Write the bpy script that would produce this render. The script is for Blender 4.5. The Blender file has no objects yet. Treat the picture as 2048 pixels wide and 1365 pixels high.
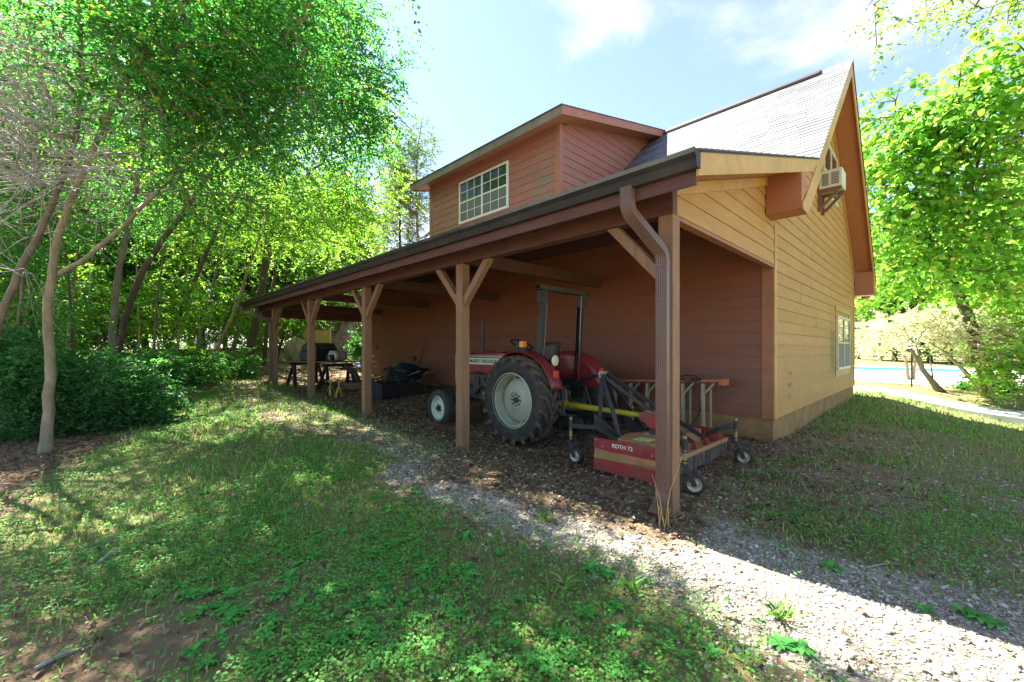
import bpy, math, random
import numpy as np
from mathutils import Vector, Matrix
rng = np.random.default_rng(7)
random.seed(7)
SC = bpy.context.scene
COL = SC.collection
PI = math.pi
CAM = np.array([-3.68, -1.715, 1.51])
CF, CCX, CCY = 835.0, 1024.0, 699.0
FW = np.array([.6998, .7143, 0]); FW /= np.linalg.norm(FW)
RT = np.array([FW[1], -FW[0], 0])

def at(px, py, depth):
    """a world point seen at that place, that many metres away"""
    return CAM + depth * (FW + RT * (px - CCX) / CF - np.array([0, 0, 1.0]) * (py - CCY) / CF)

def sstep(a, b, x):
    t = np.clip((np.asarray(x, float) - a) / (b - a), 0, 1)
    return t * t * (3 - 2 * t)

# ------------------------------------------------------------------ linking
def link(o, parent=None):
    COL.objects.link(o)
    if parent is not None:
        o.parent = parent
    return o

def tag(o, label=None, cat=None, group=None, kind=None):
    if label: o['label'] = label
    if cat: o['category'] = cat
    if group: o['group'] = group
    if kind: o['kind'] = kind
    return o

def empty(name, loc=(0, 0, 0), rz=0, label=None, cat=None, group=None, parent=None):
    o = bpy.data.objects.new(name, None)
    o.empty_display_size = .2
    o.location = loc
    o.rotation_euler = (0, 0, rz)
    link(o, parent)
    tag(o, label, cat, group)
    return o

def copy_tree(o, parent=None):
    c = o.copy()
    link(c)
    if parent is not None:
        c.parent = parent
    for ch in list(o.children):
        copy_tree(ch, c)
    return c

def arrays_obj(name, V, F, mat, parent=None, smooth=False):
    """V (n,3), F (m,k) all faces with the same corner count"""
    V = np.ascontiguousarray(V, dtype=np.float32)
    F = np.ascontiguousarray(F, dtype=np.int32)
    me = bpy.data.meshes.new(name)
    m, k = F.shape
    me.vertices.add(len(V)); me.vertices.foreach_set('co', V.ravel())
    me.loops.add(m * k); me.loops.foreach_set('vertex_index', F.ravel())
    me.polygons.add(m)
    me.polygons.foreach_set('loop_start', np.arange(0, m * k, k, dtype=np.int32))
    if smooth:
        me.polygons.foreach_set('use_smooth', np.ones(m, dtype=bool))
    me.update(calc_edges=True)
    me.materials.append(mat)
    o = bpy.data.objects.new(name, me)
    return link(o, parent)

class MB:
    """collects faces, links them as one mesh"""
    def __init__(s): s.v = []; s.f = []
    def add(s, vs, fs):
        b = len(s.v)
        s.v += [tuple(map(float, p)) for p in vs]
        s.f += [tuple(b + i for i in f) for f in fs]
        return s
    def quad(s, *p): return s.add(p, [tuple(range(len(p)))])
    def box(s, x0, x1, y0, y1, z0, z1):
        return s.add([(x0, y0, z0), (x1, y0, z0), (x1, y1, z0), (x0, y1, z0), (x0, y0, z1), (x1, y0, z1), (x1, y1, z1), (x0, y1, z1)],
                     [(3, 2, 1, 0), (4, 5, 6, 7), (0, 1, 5, 4), (1, 2, 6, 5), (2, 3, 7, 6), (3, 0, 4, 7)])
    def bar(s, p, q, w, h, up=(0, 0, 1), w2=None, h2=None):
        p = Vector(p); q = Vector(q); d = (q - p).normalized(); up = Vector(up)
        if abs(d.dot(up)) > .98: up = Vector((1, 0, 0)) if abs(d.x) < .9 else Vector((0, 1, 0))
        r = d.cross(up).normalized(); u = r.cross(d)
        w2 = w if w2 is None else w2; h2 = h if h2 is None else h2
        vs = []
        for c, ww, hh in ((p, w, h), (q, w2, h2)):
            for a, b in ((-1, -1), (1, -1), (1, 1), (-1, 1)):
                vs.append(c + r * (a * ww / 2) + u * (b * hh / 2))
        return s.add(vs, [(3, 2, 1, 0), (4, 5, 6, 7), (0, 1, 5, 4), (1, 2, 6, 5), (2, 3, 7, 6), (3, 0, 4, 7)])
    def prism(s, poly, f0, f1):
        """poly: list of 2-D points; f0, f1 map (a,b) to 3-D at the two ends"""
        n = len(poly)
        vs = [f0(*p) for p in poly] + [f1(*p) for p in poly]
        return s.add(vs, [tuple(range(n))[::-1], tuple(range(n, 2 * n))] + [(i, (i + 1) % n, n + (i + 1) % n, n + i) for i in range(n)])
    def prism_y(s, poly, y0, y1): return s.prism(poly, lambda a, b: (a, y0, b), lambda a, b: (a, y1, b))
    def prism_x(s, poly, x0, x1): return s.prism(poly, lambda a, b: (x0, a, b), lambda a, b: (x1, a, b))
    def prism_z(s, poly, z0, z1): return s.prism(poly, lambda a, b: (a, b, z0), lambda a, b: (a, b, z1))
    def sweep(s, path, sec, up=(0, 0, 1), caps=True, closed=True, scales=None):
        """section (a along side, b along up) swept along a path"""
        path = [Vector(p) for p in path]; n = len(sec); up = Vector(up); b0 = len(s.v)
        for i, p in enumerate(path):
            if i == 0: d = path[1] - p
            elif i == len(path) - 1: d = p - path[i - 1]
            else: d = (path[i + 1] - p).normalized() + (p - path[i - 1]).normalized()
            d.normalize()
            r = d.cross(up)
            if r.length < 1e-3: r = d.cross(Vector((0, 1, 0)))
            r.normalize(); u = r.cross(d)
            k = 1 if scales is None else scales[i]
            for a, b in sec:
                s.v.append(tuple(p + r * a * k + u * b * k))
        m = n if closed else n - 1
        for i in range(len(path) - 1):
            for j in range(m):
                s.f.append((b0 + i * n + j, b0 + i * n + (j + 1) % n, b0 + (i + 1) * n + (j + 1) % n, b0 + (i + 1) * n + j))
        if caps and closed:
            s.f.append(tuple(b0 + j for j in range(n))[::-1])
            e = b0 + (len(path) - 1) * n
            s.f.append(tuple(e + j for j in range(n)))
        return s
    def tube(s, path, r, n=8, up=(0, 0, 1)):
        rs = r if isinstance(r, (list, tuple)) else [r] * len(path)
        return s.sweep(path, [(math.cos(2 * PI * j / n), math.sin(2 * PI * j / n)) for j in range(n)], up, scales=rs)
    def lathe(s, prof, o, axis='x', n=32, closed=False):
        """prof: (radius, height along axis)"""
        b0 = len(s.v); o = Vector(o); P = len(prof)
        for j in range(n):
            t = 2 * PI * j / n; c, q = math.cos(t), math.sin(t)
            for r, h in prof:
                if axis == 'x': d = (h, r * c, r * q)
                elif axis == 'y': d = (r * c, h, r * q)
                else: d = (r * c, r * q, h)
                s.v.append(tuple(o + Vector(d)))
        for j in range(n):
            k = (j + 1) % n
            for i in range(P if closed else P - 1):
                i2 = (i + 1) % P
                s.f.append((b0 + j * P + i, b0 + j * P + i2, b0 + k * P + i2, b0 + k * P + i))
        return s
    def grid(s, fn, nu, nv):
        b0 = len(s.v)
        for i in range(nu + 1):
            for j in range(nv + 1):
                s.v.append(tuple(map(float, fn(i / nu, j / nv))))
        for i in range(nu):
            for j in range(nv):
                a = b0 + i * (nv + 1) + j
                s.f.append((a, a + 1, a + nv + 2, a + nv + 1))
        return s
    def build(s, name, mat, parent=None, smooth=False, bevel=0, solid=0, loc=None):
        me = bpy.data.meshes.new(name)
        V = s.v
        if loc is not None: V = [(a - loc[0], b - loc[1], c - loc[2]) for a, b, c in V]
        me.from_pydata(V, [], s.f); me.update()
        import bmesh
        bm = bmesh.new(); bm.from_mesh(me)
        bmesh.ops.recalc_face_normals(bm, faces=bm.faces)
        bm.to_mesh(me); bm.free()
        if smooth:
            me.polygons.foreach_set('use_smooth', [True] * len(me.polygons))
            me.set_sharp_from_angle(angle=math.radians(38))
        me.materials.append(mat)
        o = bpy.data.objects.new(name, me)
        if loc is not None and parent is None: o.location = loc
        link(o, parent)
        if solid:
            md = o.modifiers.new('thick', 'SOLIDIFY'); md.thickness = solid; md.offset = 0
        if bevel:
            md = o.modifiers.new('edge', 'BEVEL'); md.width = bevel; md.segments = 2; md.limit_method = 'ANGLE'
        return o

def text_obj(name, body, mat, parent, size, loc, rot, extrude=.0015, space=1.0, sx=1.0):
    cu = bpy.data.curves.new(name, 'FONT'); cu.body = body; cu.size = size; cu.extrude = extrude
    cu.align_x = 'CENTER'; cu.align_y = 'CENTER'; cu.space_character = space; cu.offset = size * .018
    tmp = bpy.data.objects.new(name, cu); COL.objects.link(tmp)
    bpy.context.view_layer.update()
    me = bpy.data.meshes.new_from_object(tmp)
    COL.objects.unlink(tmp); bpy.data.objects.remove(tmp)
    me.name = name; me.materials.clear(); me.materials.append(mat)
    o = bpy.data.objects.new(name, me); o.location = loc; o.rotation_euler = rot; o.scale = (sx, 1, 1)
    return link(o, parent)

# ------------------------------------------------------------------ materials
def new_mat(name):
    m = bpy.data.materials.new(name); m.use_nodes = True
    nt = m.node_tree; nt.nodes.clear()
    return m, nt, nt.nodes, nt.links

def pbr(name, col, rough=.6, metal=0, var=.18, scale=6, bump=.0, bscale=40, spec=.5, dirt=None, dirt_amt=.0, dscale=2.0, stretch=None, coat=0, obj_var=0):
    """a painted or worn surface: colour with broad and fine mottling, optional dirt patches, bump"""
    m, nt, N, L = new_mat(name)
    out = N.new('ShaderNodeOutputMaterial'); b = N.new('ShaderNodeBsdfPrincipled')
    L.new(b.outputs[0], out.inputs[0])
    b.inputs['Roughness'].default_value = rough; b.inputs['Metallic'].default_value = metal
    b.inputs['Specular IOR Level'].default_value = spec
    if coat: b.inputs['Coat Weight'].default_value = coat
    tc = N.new('ShaderNodeTexCoord'); vec = tc.outputs['Object']
    if stretch:
        mp = N.new('ShaderNodeMapping'); mp.inputs['Scale'].default_value = stretch
        L.new(vec, mp.inputs['Vector']); vec = mp.outputs[0]
    n1 = N.new('ShaderNodeTexNoise'); n1.inputs['Scale'].default_value = scale; n1.inputs['Detail'].default_value = 6; n1.inputs['Roughness'].default_value = .65
    L.new(vec, n1.inputs['Vector'])
    r = N.new('ShaderNodeValToRGB')
    r.color_ramp.elements[0].position = .3; r.color_ramp.elements[1].position = .72
    r.color_ramp.elements[0].color = (*[c * (1 - var) for c in col], 1)
    r.color_ramp.elements[1].color = (*[min(1, c * (1 + var)) for c in col], 1)
    L.new(n1.outputs['Fac'], r.inputs['Fac'])
    cur = r.outputs['Color']
    if dirt is not None:
        n2 = N.new('ShaderNodeTexNoise'); n2.inputs['Scale'].default_value = dscale; n2.inputs['Detail'].default_value = 8; n2.inputs['Roughness'].default_value = .7
        L.new(tc.outputs['Object'], n2.inputs['Vector'])
        r2 = N.new('ShaderNodeValToRGB'); r2.color_ramp.elements[0].position = .5 - dirt_amt * .3; r2.color_ramp.elements[1].position = .75 - dirt_amt * .3
        L.new(n2.outputs['Fac'], r2.inputs['Fac'])
        mx = N.new('ShaderNodeMix'); mx.data_type = 'RGBA'
        ml = N.new('ShaderNodeMath'); ml.operation = 'MULTIPLY'; ml.inputs[1].default_value = min(1, .35 + dirt_amt)
        L.new(r2.outputs['Color'], ml.inputs[0])
        L.new(ml.outputs[0], mx.inputs[0]); L.new(cur, mx.inputs[6]); mx.inputs[7].default_value = (*dirt, 1)
        cur = mx.outputs[2]
    if obj_var:
        oi = N.new('ShaderNodeNewGeometry'); hs = N.new('ShaderNodeHueSaturation')
        mr = N.new('ShaderNodeMapRange'); mr.inputs[3].default_value = 1 - obj_var; mr.inputs[4].default_value = 1 + obj_var
        L.new(oi.outputs['Random Per Island'], mr.inputs[0]); L.new(mr.outputs[0], hs.inputs['Value']); L.new(cur, hs.inputs['Color'])
        cur = hs.outputs[0]
    L.new(cur, b.inputs['Base Color'])
    if bump:
        n3 = N.new('ShaderNodeTexNoise'); n3.inputs['Scale'].default_value = bscale; n3.inputs['Detail'].default_value = 5
        L.new(vec, n3.inputs['Vector'])
        bp = N.new('ShaderNodeBump'); bp.inputs['Strength'].default_value = bump; bp.inputs['Distance'].default_value = .02
        L.new(n3.outputs['Fac'], bp.inputs['Height']); L.new(bp.outputs[0], b.inputs['Normal'])
    return m

def leafmat(name, refl, trans, amt=.5, var=.35, hue=.03, rough=.52, yellow=None, yfrac=0, gloss=.3):
    """leaves: reflection + light coming through, each leaf its own shade"""
    m, nt, N, L = new_mat(name)
    out = N.new('ShaderNodeOutputMaterial'); b = N.new('ShaderNodeBsdfPrincipled'); t = N.new('ShaderNodeBsdfTranslucent'); mx = N.new('ShaderNodeMixShader')
    b.inputs['Roughness'].default_value = rough; b.inputs['Specular IOR Level'].default_value = gloss
    mx.inputs[0].default_value = amt
    g = N.new('ShaderNodeNewGeometry')
    mr = N.new('ShaderNodeMapRange'); mr.inputs[3].default_value = 1 - var; mr.inputs[4].default_value = 1 + var
    L.new(g.outputs['Random Per Island'], mr.inputs[0])
    wn = N.new('ShaderNodeTexWhiteNoise'); wn.noise_dimensions = '1D'
    L.new(g.outputs['Random Per Island'], wn.inputs['W'])
    mh = N.new('ShaderNodeMapRange'); mh.inputs[3].default_value = .5 - hue; mh.inputs[4].default_value = .5 + hue
    L.new(wn.outputs['Value'], mh.inputs[0])
    for col, sh in ((refl, b), (trans, t)):
        hs = N.new('ShaderNodeHueSaturation')
        L.new(mr.outputs[0], hs.inputs['Value']); L.new(mh.outputs[0], hs.inputs['Hue'])
        hs.inputs['Color'].default_value = (*col, 1)
        if yellow is not None:
            gt = N.new('ShaderNodeMath'); gt.operation = 'LESS_THAN'; gt.inputs[1].default_value = yfrac
            wn2 = N.new('ShaderNodeTexWhiteNoise'); wn2.noise_dimensions = '1D'
            ad = N.new('ShaderNodeMath'); ad.inputs[1].default_value = 3.7
            L.new(g.outputs['Random Per Island'], ad.inputs[0]); L.new(ad.outputs[0], wn2.inputs['W'])
            L.new(wn2.outputs['Value'], gt.inputs[0])
            mc = N.new('ShaderNodeMix'); mc.data_type = 'RGBA'
            L.new(gt.outputs[0], mc.inputs[0]); mc.inputs[6].default_value = (*col, 1); mc.inputs[7].default_value = (*yellow, 1)
            L.new(mc.outputs[2], hs.inputs['Color'])
        L.new(hs.outputs[0], sh.inputs[0])
    L.new(b.outputs[0], mx.inputs[1]); L.new(t.outputs[0], mx.inputs[2]); L.new(mx.outputs[0], out.inputs[0])
    return m

def glassmat(name, col=(.02, .025, .022), rough=.03):
    m, nt, N, L = new_mat(name)
    out = N.new('ShaderNodeOutputMaterial'); b = N.new('ShaderNodeBsdfPrincipled')
    b.inputs['Base Color'].default_value = (*col, 1); b.inputs['Roughness'].default_value = rough
    b.inputs['Specular IOR Level'].default_value = .4; b.inputs['IOR'].default_value = 1.45
    tc = N.new('ShaderNodeTexCoord'); n = N.new('ShaderNodeTexNoise'); n.inputs['Scale'].default_value = 1.3
    L.new(tc.outputs['Object'], n.inputs['Vector'])
    bp = N.new('ShaderNodeBump'); bp.inputs['Strength'].default_value = .04; bp.inputs['Distance'].default_value = .05
    L.new(n.outputs['Fac'], bp.inputs['Height']); L.new(bp.outputs[0], b.inputs['Normal'])
    L.new(b.outputs[0], out.inputs[0])
    return m
M = {}
# house
PAINT = (.21, .078, .043)
M['siding'] = pbr('brick red painted siding', PAINT, .55, var=.12, scale=3, bump=.15, bscale=60, stretch=(1, 1, 6), dirt=(.13, .10, .06), dirt_amt=.1, dscale=.7, obj_var=.07)
M['siding_gable'] = pbr('siding tinted for lawn bounce', (.44, .245, .062), .6, var=.14, scale=2.2, bump=.15, bscale=60, stretch=(1, 1, 5), dirt=(.34, .22, .06), dirt_amt=.2, dscale=1.1, obj_var=.06)  # yellow light bounced off the grass is put into this paint colour
M['siding_dormer'] = pbr('faded red painted dormer siding', (.33, .125, .09), .55, var=.12, scale=3, bump=.15, bscale=60, stretch=(1, 1, 6), dirt=(.19, .19, .11), dirt_amt=.12, dscale=.8, obj_var=.06)
M['trim'] = pbr('painted trim board', (.36, .14, .085), .5, var=.12, scale=5, bump=.1, bscale=50, dirt=(.16, .13, .06), dirt_amt=.1, dscale=1.6)
M['trim_low'] = pbr('red brown trim board', (.30, .125, .058), .5, var=.14, scale=5, bump=.1, bscale=50, dirt=(.16, .11, .05), dirt_amt=.15, dscale=1.6)
M['trim_gable'] = pbr('trim board tinted for lawn bounce', (.50, .30, .08), .5, var=.12, scale=5, bump=.1, bscale=50, dirt=(.2, .16, .05), dirt_amt=.15, dscale=1.2)  # trim colour also holds the yellow bounce light of the gable side
M['fascia'] = pbr('grey brown fascia board', (.23, .16, .12), .6, var=.2, scale=4, bump=.15, bscale=40, dirt=(.09, .10, .05), dirt_amt=.25, dscale=2.5)
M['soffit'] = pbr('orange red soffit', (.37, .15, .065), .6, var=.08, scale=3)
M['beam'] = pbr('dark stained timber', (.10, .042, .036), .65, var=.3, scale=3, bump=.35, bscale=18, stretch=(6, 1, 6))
M['post'] = pbr('stained cedar post', (.25, .14, .078), .65, var=.25, scale=4, bump=.3, bscale=22, stretch=(8, 8, .8), dirt=(.12, .09, .04), dirt_amt=.05, dscale=2)
M['foundation'] = pbr('painted block foundation', (.32, .19, .065), .8, var=.2, scale=4, bump=.4, bscale=30, dirt=(.12, .10, .05), dirt_amt=.3, dscale=2.5)
M['gutter'] = pbr('dark brown gutter', (.020, .017, .020), .6, var=.2, scale=5, dirt=(.09, .08, .06), dirt_amt=.1)
M['downspout'] = pbr('brown aluminium downspout', (.15, .088, .07), .36, var=.15, scale=6, dirt=(.11, .085, .06), dirt_amt=.15, dscale=3)
M['white'] = pbr('white vinyl', (.72, .71, .66), .4, var=.06, scale=4, dirt=(.5, .47, .36), dirt_amt=.1)
M['ac'] = pbr('aged white metal', (.62, .66, .5), .45, var=.08, scale=6, dirt=(.4, .4, .22), dirt_amt=.2, dscale=4)
M['grille'] = pbr('grey grille', (.12, .12, .11), .6, var=.3, scale=30)
M['glass'] = glassmat('window glass')
M['screen'] = pbr('insect screen', (.13, .125, .13), .5, var=.1, scale=80)
M['bracket'] = pbr('brown wood bracket', (.17, .095, .05), .6, var=.3, scale=8)

def stain(mat, spots, col=(.10, .13, .03)):
    """mildew marks of their own shape at given places on a wall"""
    nt = mat.node_tree; N, L = nt.nodes, nt.links
    b = [n for n in N if n.type == 'BSDF_PRINCIPLED'][0]; src = b.inputs['Base Color'].links[0].from_socket
    tc = N.new('ShaderNodeTexCoord'); nz = N.new('ShaderNodeTexNoise'); nz.inputs['Scale'].default_value = 16; nz.inputs['Detail'].default_value = 6
    L.new(tc.outputs['Object'], nz.inputs['Vector'])
    for (x, y, z), (sx, sy, sz) in spots:
        mp = N.new('ShaderNodeVectorMath'); mp.operation = 'SUBTRACT'; L.new(tc.outputs['Object'], mp.inputs[0]); mp.inputs[1].default_value = (x, y, z)
        ml = N.new('ShaderNodeVectorMath'); ml.operation = 'MULTIPLY'; L.new(mp.outputs[0], ml.inputs[0]); ml.inputs[1].default_value = (1 / sx, 1 / sy, 1 / sz)
        le = N.new('ShaderNodeVectorMath'); le.operation = 'LENGTH'; L.new(ml.outputs[0], le.inputs[0])
        ad = N.new('ShaderNodeMath'); ad.operation = 'MULTIPLY_ADD'; L.new(nz.outputs['Fac'], ad.inputs[0]); ad.inputs[1].default_value = 2.4; L.new(le.outputs['Value'], ad.inputs[2])
        mr = N.new('ShaderNodeMapRange'); mr.inputs[1].default_value = 2.0; mr.inputs[2].default_value = 1.5; mr.inputs[3].default_value = 0; mr.inputs[4].default_value = .8
        L.new(ad.outputs[0], mr.inputs[0])
        mx = N.new('ShaderNodeMix'); mx.data_type = 'RGBA'; L.new(mr.outputs[0], mx.inputs[0]); L.new(src, mx.inputs[6]); mx.inputs[7].default_value = (*col, 1); src = mx.outputs[2]
    L.new(src, b.inputs['Base Color'])
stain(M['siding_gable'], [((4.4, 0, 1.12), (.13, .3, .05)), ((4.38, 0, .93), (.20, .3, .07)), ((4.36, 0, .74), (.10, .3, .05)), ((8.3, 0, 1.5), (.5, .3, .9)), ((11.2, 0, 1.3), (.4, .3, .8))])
stain(M['siding_dormer'], [((3.45, 4.55, 5.35), (.3, .34, .3)), ((3.45, 4.8, 5.1), (.3, .2, .12))], (.17, .17, .10))

def shingle():
    m, nt, N, L = new_mat('asphalt shingles')
    out = N.new('ShaderNodeOutputMaterial'); b = N.new('ShaderNodeBsdfPrincipled'); L.new(b.outputs[0], out.inputs[0])
    b.inputs['Roughness'].default_value = .7; b.inputs['Specular IOR Level'].default_value = .5
    tc = N.new('ShaderNodeTexCoord')
    mp = N.new('ShaderNodeMapping'); mp.inputs['Rotation'].default_value = (0, 0, PI / 2)
    L.new(tc.outputs['Object'], mp.inputs['Vector'])
    geo = N.new('ShaderNodeNewGeometry')
    n = N.new('ShaderNodeTexNoise'); n.inputs['Scale'].default_value = 1.2; n.inputs['Detail'].default_value = 5
    L.new(tc.outputs['Object'], n.inputs['Vector'])
    n2 = N.new('ShaderNodeTexNoise'); n2.inputs['Scale'].default_value = 160; n2.inputs['Detail'].default_value = 2
    L.new(tc.outputs['Object'], n2.inputs['Vector'])
    ad = N.new('ShaderNodeMath'); ad.operation = 'ADD'; L.new(n.outputs['Fac'], ad.inputs[0]); L.new(geo.outputs['Random Per Island'], ad.inputs[1])
    ad2 = N.new('ShaderNodeMath'); ad2.operation = 'ADD'; L.new(ad.outputs[0], ad2.inputs[0]); L.new(n2.outputs['Fac'], ad2.inputs[1])
    mr = N.new('ShaderNodeMapRange'); mr.inputs[1].default_value = .6; mr.inputs[2].default_value = 2.3
    L.new(ad2.outputs[0], mr.inputs[0])
    r = N.new('ShaderNodeValToRGB'); r.color_ramp.elements[0].color = (.048, .054, .064, 1); r.color_ramp.elements[1].color = (.155, .170, .185, 1)
    L.new(mr.outputs[0], r.inputs[0]); L.new(r.outputs[0], b.inputs['Base Color'])
    bp = N.new('ShaderNodeBump'); bp.inputs['Strength'].default_value = .4; bp.inputs['Distance'].default_value = .004
    L.new(n2.outputs['Fac'], bp.inputs['Height']); L.new(bp.outputs[0], b.inputs['Normal'])
    return m
M['shingle'] = shingle()
# machines
M['red'] = pbr('red tractor paint', (.24, .016, .02), .45, var=.22, scale=5, dirt=(.13, .06, .045), dirt_amt=.25, dscale=3, coat=.3)
M['mred'] = pbr('red mower paint', (.28, .017, .024), .5, var=.25, scale=6, dirt=(.18, .08, .05), dirt_amt=.3, dscale=5)
M['deckdust'] = pbr('dusty faded deck', (.40, .16, .075), .75, var=.25, scale=6, dirt=(.30, .22, .09), dirt_amt=.45, dscale=4)
M['silver'] = pbr('silver wheel paint', (.36, .41, .32), .5, metal=.15, var=.12, scale=8, dirt=(.25, .19, .12), dirt_amt=.12, dscale=5)
M['silver2'] = pbr('pale grille paint', (.42, .55, .42), .45, var=.1, scale=8)
M['steel'] = pbr('bare worn steel', (.33, .31, .28), .4, metal=.7, var=.2, scale=12)
M['rubber'] = pbr('black rubber', (.022, .024, .026), .7, var=.3, scale=12, dirt=(.12, .095, .06), dirt_amt=.1, dscale=6)
M['lug'] = pbr('muddy rubber lugs', (.055, .047, .036), .8, var=.4, scale=14, dirt=(.17, .125, .075), dirt_amt=.3, dscale=7)
M['black'] = pbr('black painted steel', (.016, .02, .024), .45, var=.3, scale=9, dirt=(.07, .06, .045), dirt_amt=.1, dscale=4)
M['engine'] = pbr('greasy engine iron', (.035, .036, .036), .5, var=.4, scale=14, dirt=(.10, .09, .07), dirt_amt=.2, dscale=8)
M['amber'] = pbr('amber lens', (.95, .30, .01), .25, var=.1, scale=10)
M['lens'] = pbr('lamp glass', (.62, .62, .42), .15, var=.1, scale=20)
M['tail'] = pbr('red lens', (.55, .05, .05), .25, var=.1, scale=20)
M['decal'] = pbr('silver decal', (.50, .62, .46), .4, var=.06, scale=5)
M['ink'] = pbr('black lettering', (.012, .012, .012), .5, var=.05)
M['paleink'] = pbr('pale lettering', (.75, .72, .60), .5, var=.05)
M['yellow'] = pbr('yellow guard plastic', (.42, .38, .03), .5, var=.2, scale=8, dirt=(.2, .17, .06), dirt_amt=.15)
M['axle'] = pbr('dusty cast axle', (.20, .17, .11), .75, var=.3, scale=9)
M['seat'] = pbr('black vinyl seat', (.03, .03, .032), .5, var=.2, scale=20)
M['lime'] = pbr('pale warning sticker', (.55, .62, .22), .5, var=.15, scale=40)
M['brass'] = pbr('worn spindle', (.32, .25, .11), .5, metal=.4, var=.3, scale=20)
M['orange'] = pbr('orange fibreglass', (.45, .13, .06), .5, var=.12, scale=6, dirt=(.3, .1, .05), dirt_amt=.1)
M['alu'] = pbr('dull aluminium', (.40, .39, .26), .45, metal=.3, var=.15, scale=10, dirt=(.3, .28, .12), dirt_amt=.2, dscale=5)
M['cord'] = pbr('black cord', (.012, .012, .012), .5)
M['tarp'] = pbr('dark blue plastic sheet', (.012, .035, .05), .35, var=.3, scale=10, bump=.4, bscale=14)
M['tarp2'] = pbr('blue tarpaulin', (.02, .06, .55), .45, var=.2, scale=6)
M['tank'] = pbr('pale plastic tank', (.50, .60, .48), .5, var=.08, scale=6, dirt=(.3, .33, .22), dirt_amt=.15)
M['jack'] = pbr('yellow jack paint', (.5, .36, .03), .45, var=.15, scale=10)
M['wood'] = pbr('weathered lumber', (.22, .145, .085), .75, var=.3, scale=5, bump=.3, bscale=20, stretch=(1, 6, 6))
M['newwood'] = pbr('yellow pine', (.46, .30, .12), .65, var=.2, scale=5, stretch=(6, 6, 1))
M['mound'] = pbr('dry brush heap', (.30, .22, .17), .9, var=.45, scale=4, bump=1, bscale=9, dirt=(.15, .10, .07), dirt_amt=.3, dscale=3)
M['stone'] = pbr('pale boulder', (.36, .30, .24), .9, var=.3, scale=3, bump=.8, bscale=8, dirt=(.2, .19, .12), dirt_amt=.3, dscale=2)
M['concrete'] = pbr('white pool concrete', (.66, .64, .6), .8, var=.06, scale=1.5)
M['pooltile'] = pbr('blue pool tile', (.03, .32, .75), .25, var=.25, scale=5)
M['iron'] = pbr('black iron', (.02, .022, .025), .5)
# trunks
def bark(name, a, b, sc=9, moss=None, ma=0):
    return pbr(name, a, .85, var=.4, scale=sc, bump=.9, bscale=26, stretch=(1, 1, .25), dirt=b, dirt_amt=.35, dscale=2.4)
M['bark_pale'] = bark('pale lichen bark', (.30, .26, .19), (.15, .16, .08))
M['bark_grey'] = bark('grey bark', (.17, .145, .11), (.10, .105, .06))
M['bark_dark'] = bark('dark bark', (.09, .068, .05), (.06, .06, .035))
M['bark_tan'] = bark('smooth tan bark', (.34, .25, .16), (.18, .16, .09))
M['twig'] = bark('bare silver twigs', (.38, .39, .37), (.22, .22, .20))
# leaves
M['leaf_left'] = leafmat('fresh green leaves', (.045, .155, .04), (.11, .41, .055), .5, .45, .03, yellow=(.30, .42, .03), yfrac=.08)
M['leaf_deep'] = leafmat('deep green leaves', (.05, .165, .045), (.08, .32, .05), .45, .35, .02)
M['leaf_lime'] = leafmat('lime green leaves', (.07, .18, .022), (.30, .58, .045), .58, .42, .03, yellow=(.50, .52, .06), yfrac=.05)
M['leaf_big'] = leafmat('broad lime leaves', (.085, .21, .03), (.30, .62, .06), .58, .45, .025, yellow=(.50, .52, .10), yfrac=.05)
M['leaf_pale'] = leafmat('pale leaves whitened for sun', (.55, .55, .36), (.50, .52, .26), .4, .3, .02)  # pale leaf colour raised towards white to imitate blown-out sunlight
M['leaf_far'] = leafmat('distant tree leaves', (.05, .125, .02), (.16, .36, .02), .5, .35, .025)
M['leaf_cedar'] = leafmat('cedar sprays', (.09, .13, .035), (.14, .22, .03), .3, .35, .03, yellow=(.30, .15, .06), yfrac=.22)
M['leaf_airy'] = leafmat('silvery green leaves', (.13, .19, .09), (.16, .26, .08), .45, .3, .02)
M['grass'] = leafmat('grass blades', (.16, .34, .065), (.20, .43, .06), .42, .45, .03, yellow=(.40, .33, .17), yfrac=.22)
M['weed'] = leafmat('broad weed leaves', (.11, .38, .075), (.15, .48, .07), .4, .35, .02)
M['clover'] = leafmat('clover leaves', (.13, .38, .07), (.18, .48, .065), .4, .4, .02)
M['litter'] = leafmat('dead leaves', (.22, .15, .095), (.16, .10, .04), .2, .55, .03, rough=.7, gloss=.25)
M['pebble'] = pbr('limestone chips', (.40, .365, .31), .85, var=.25, scale=20, obj_var=.45)

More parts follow.
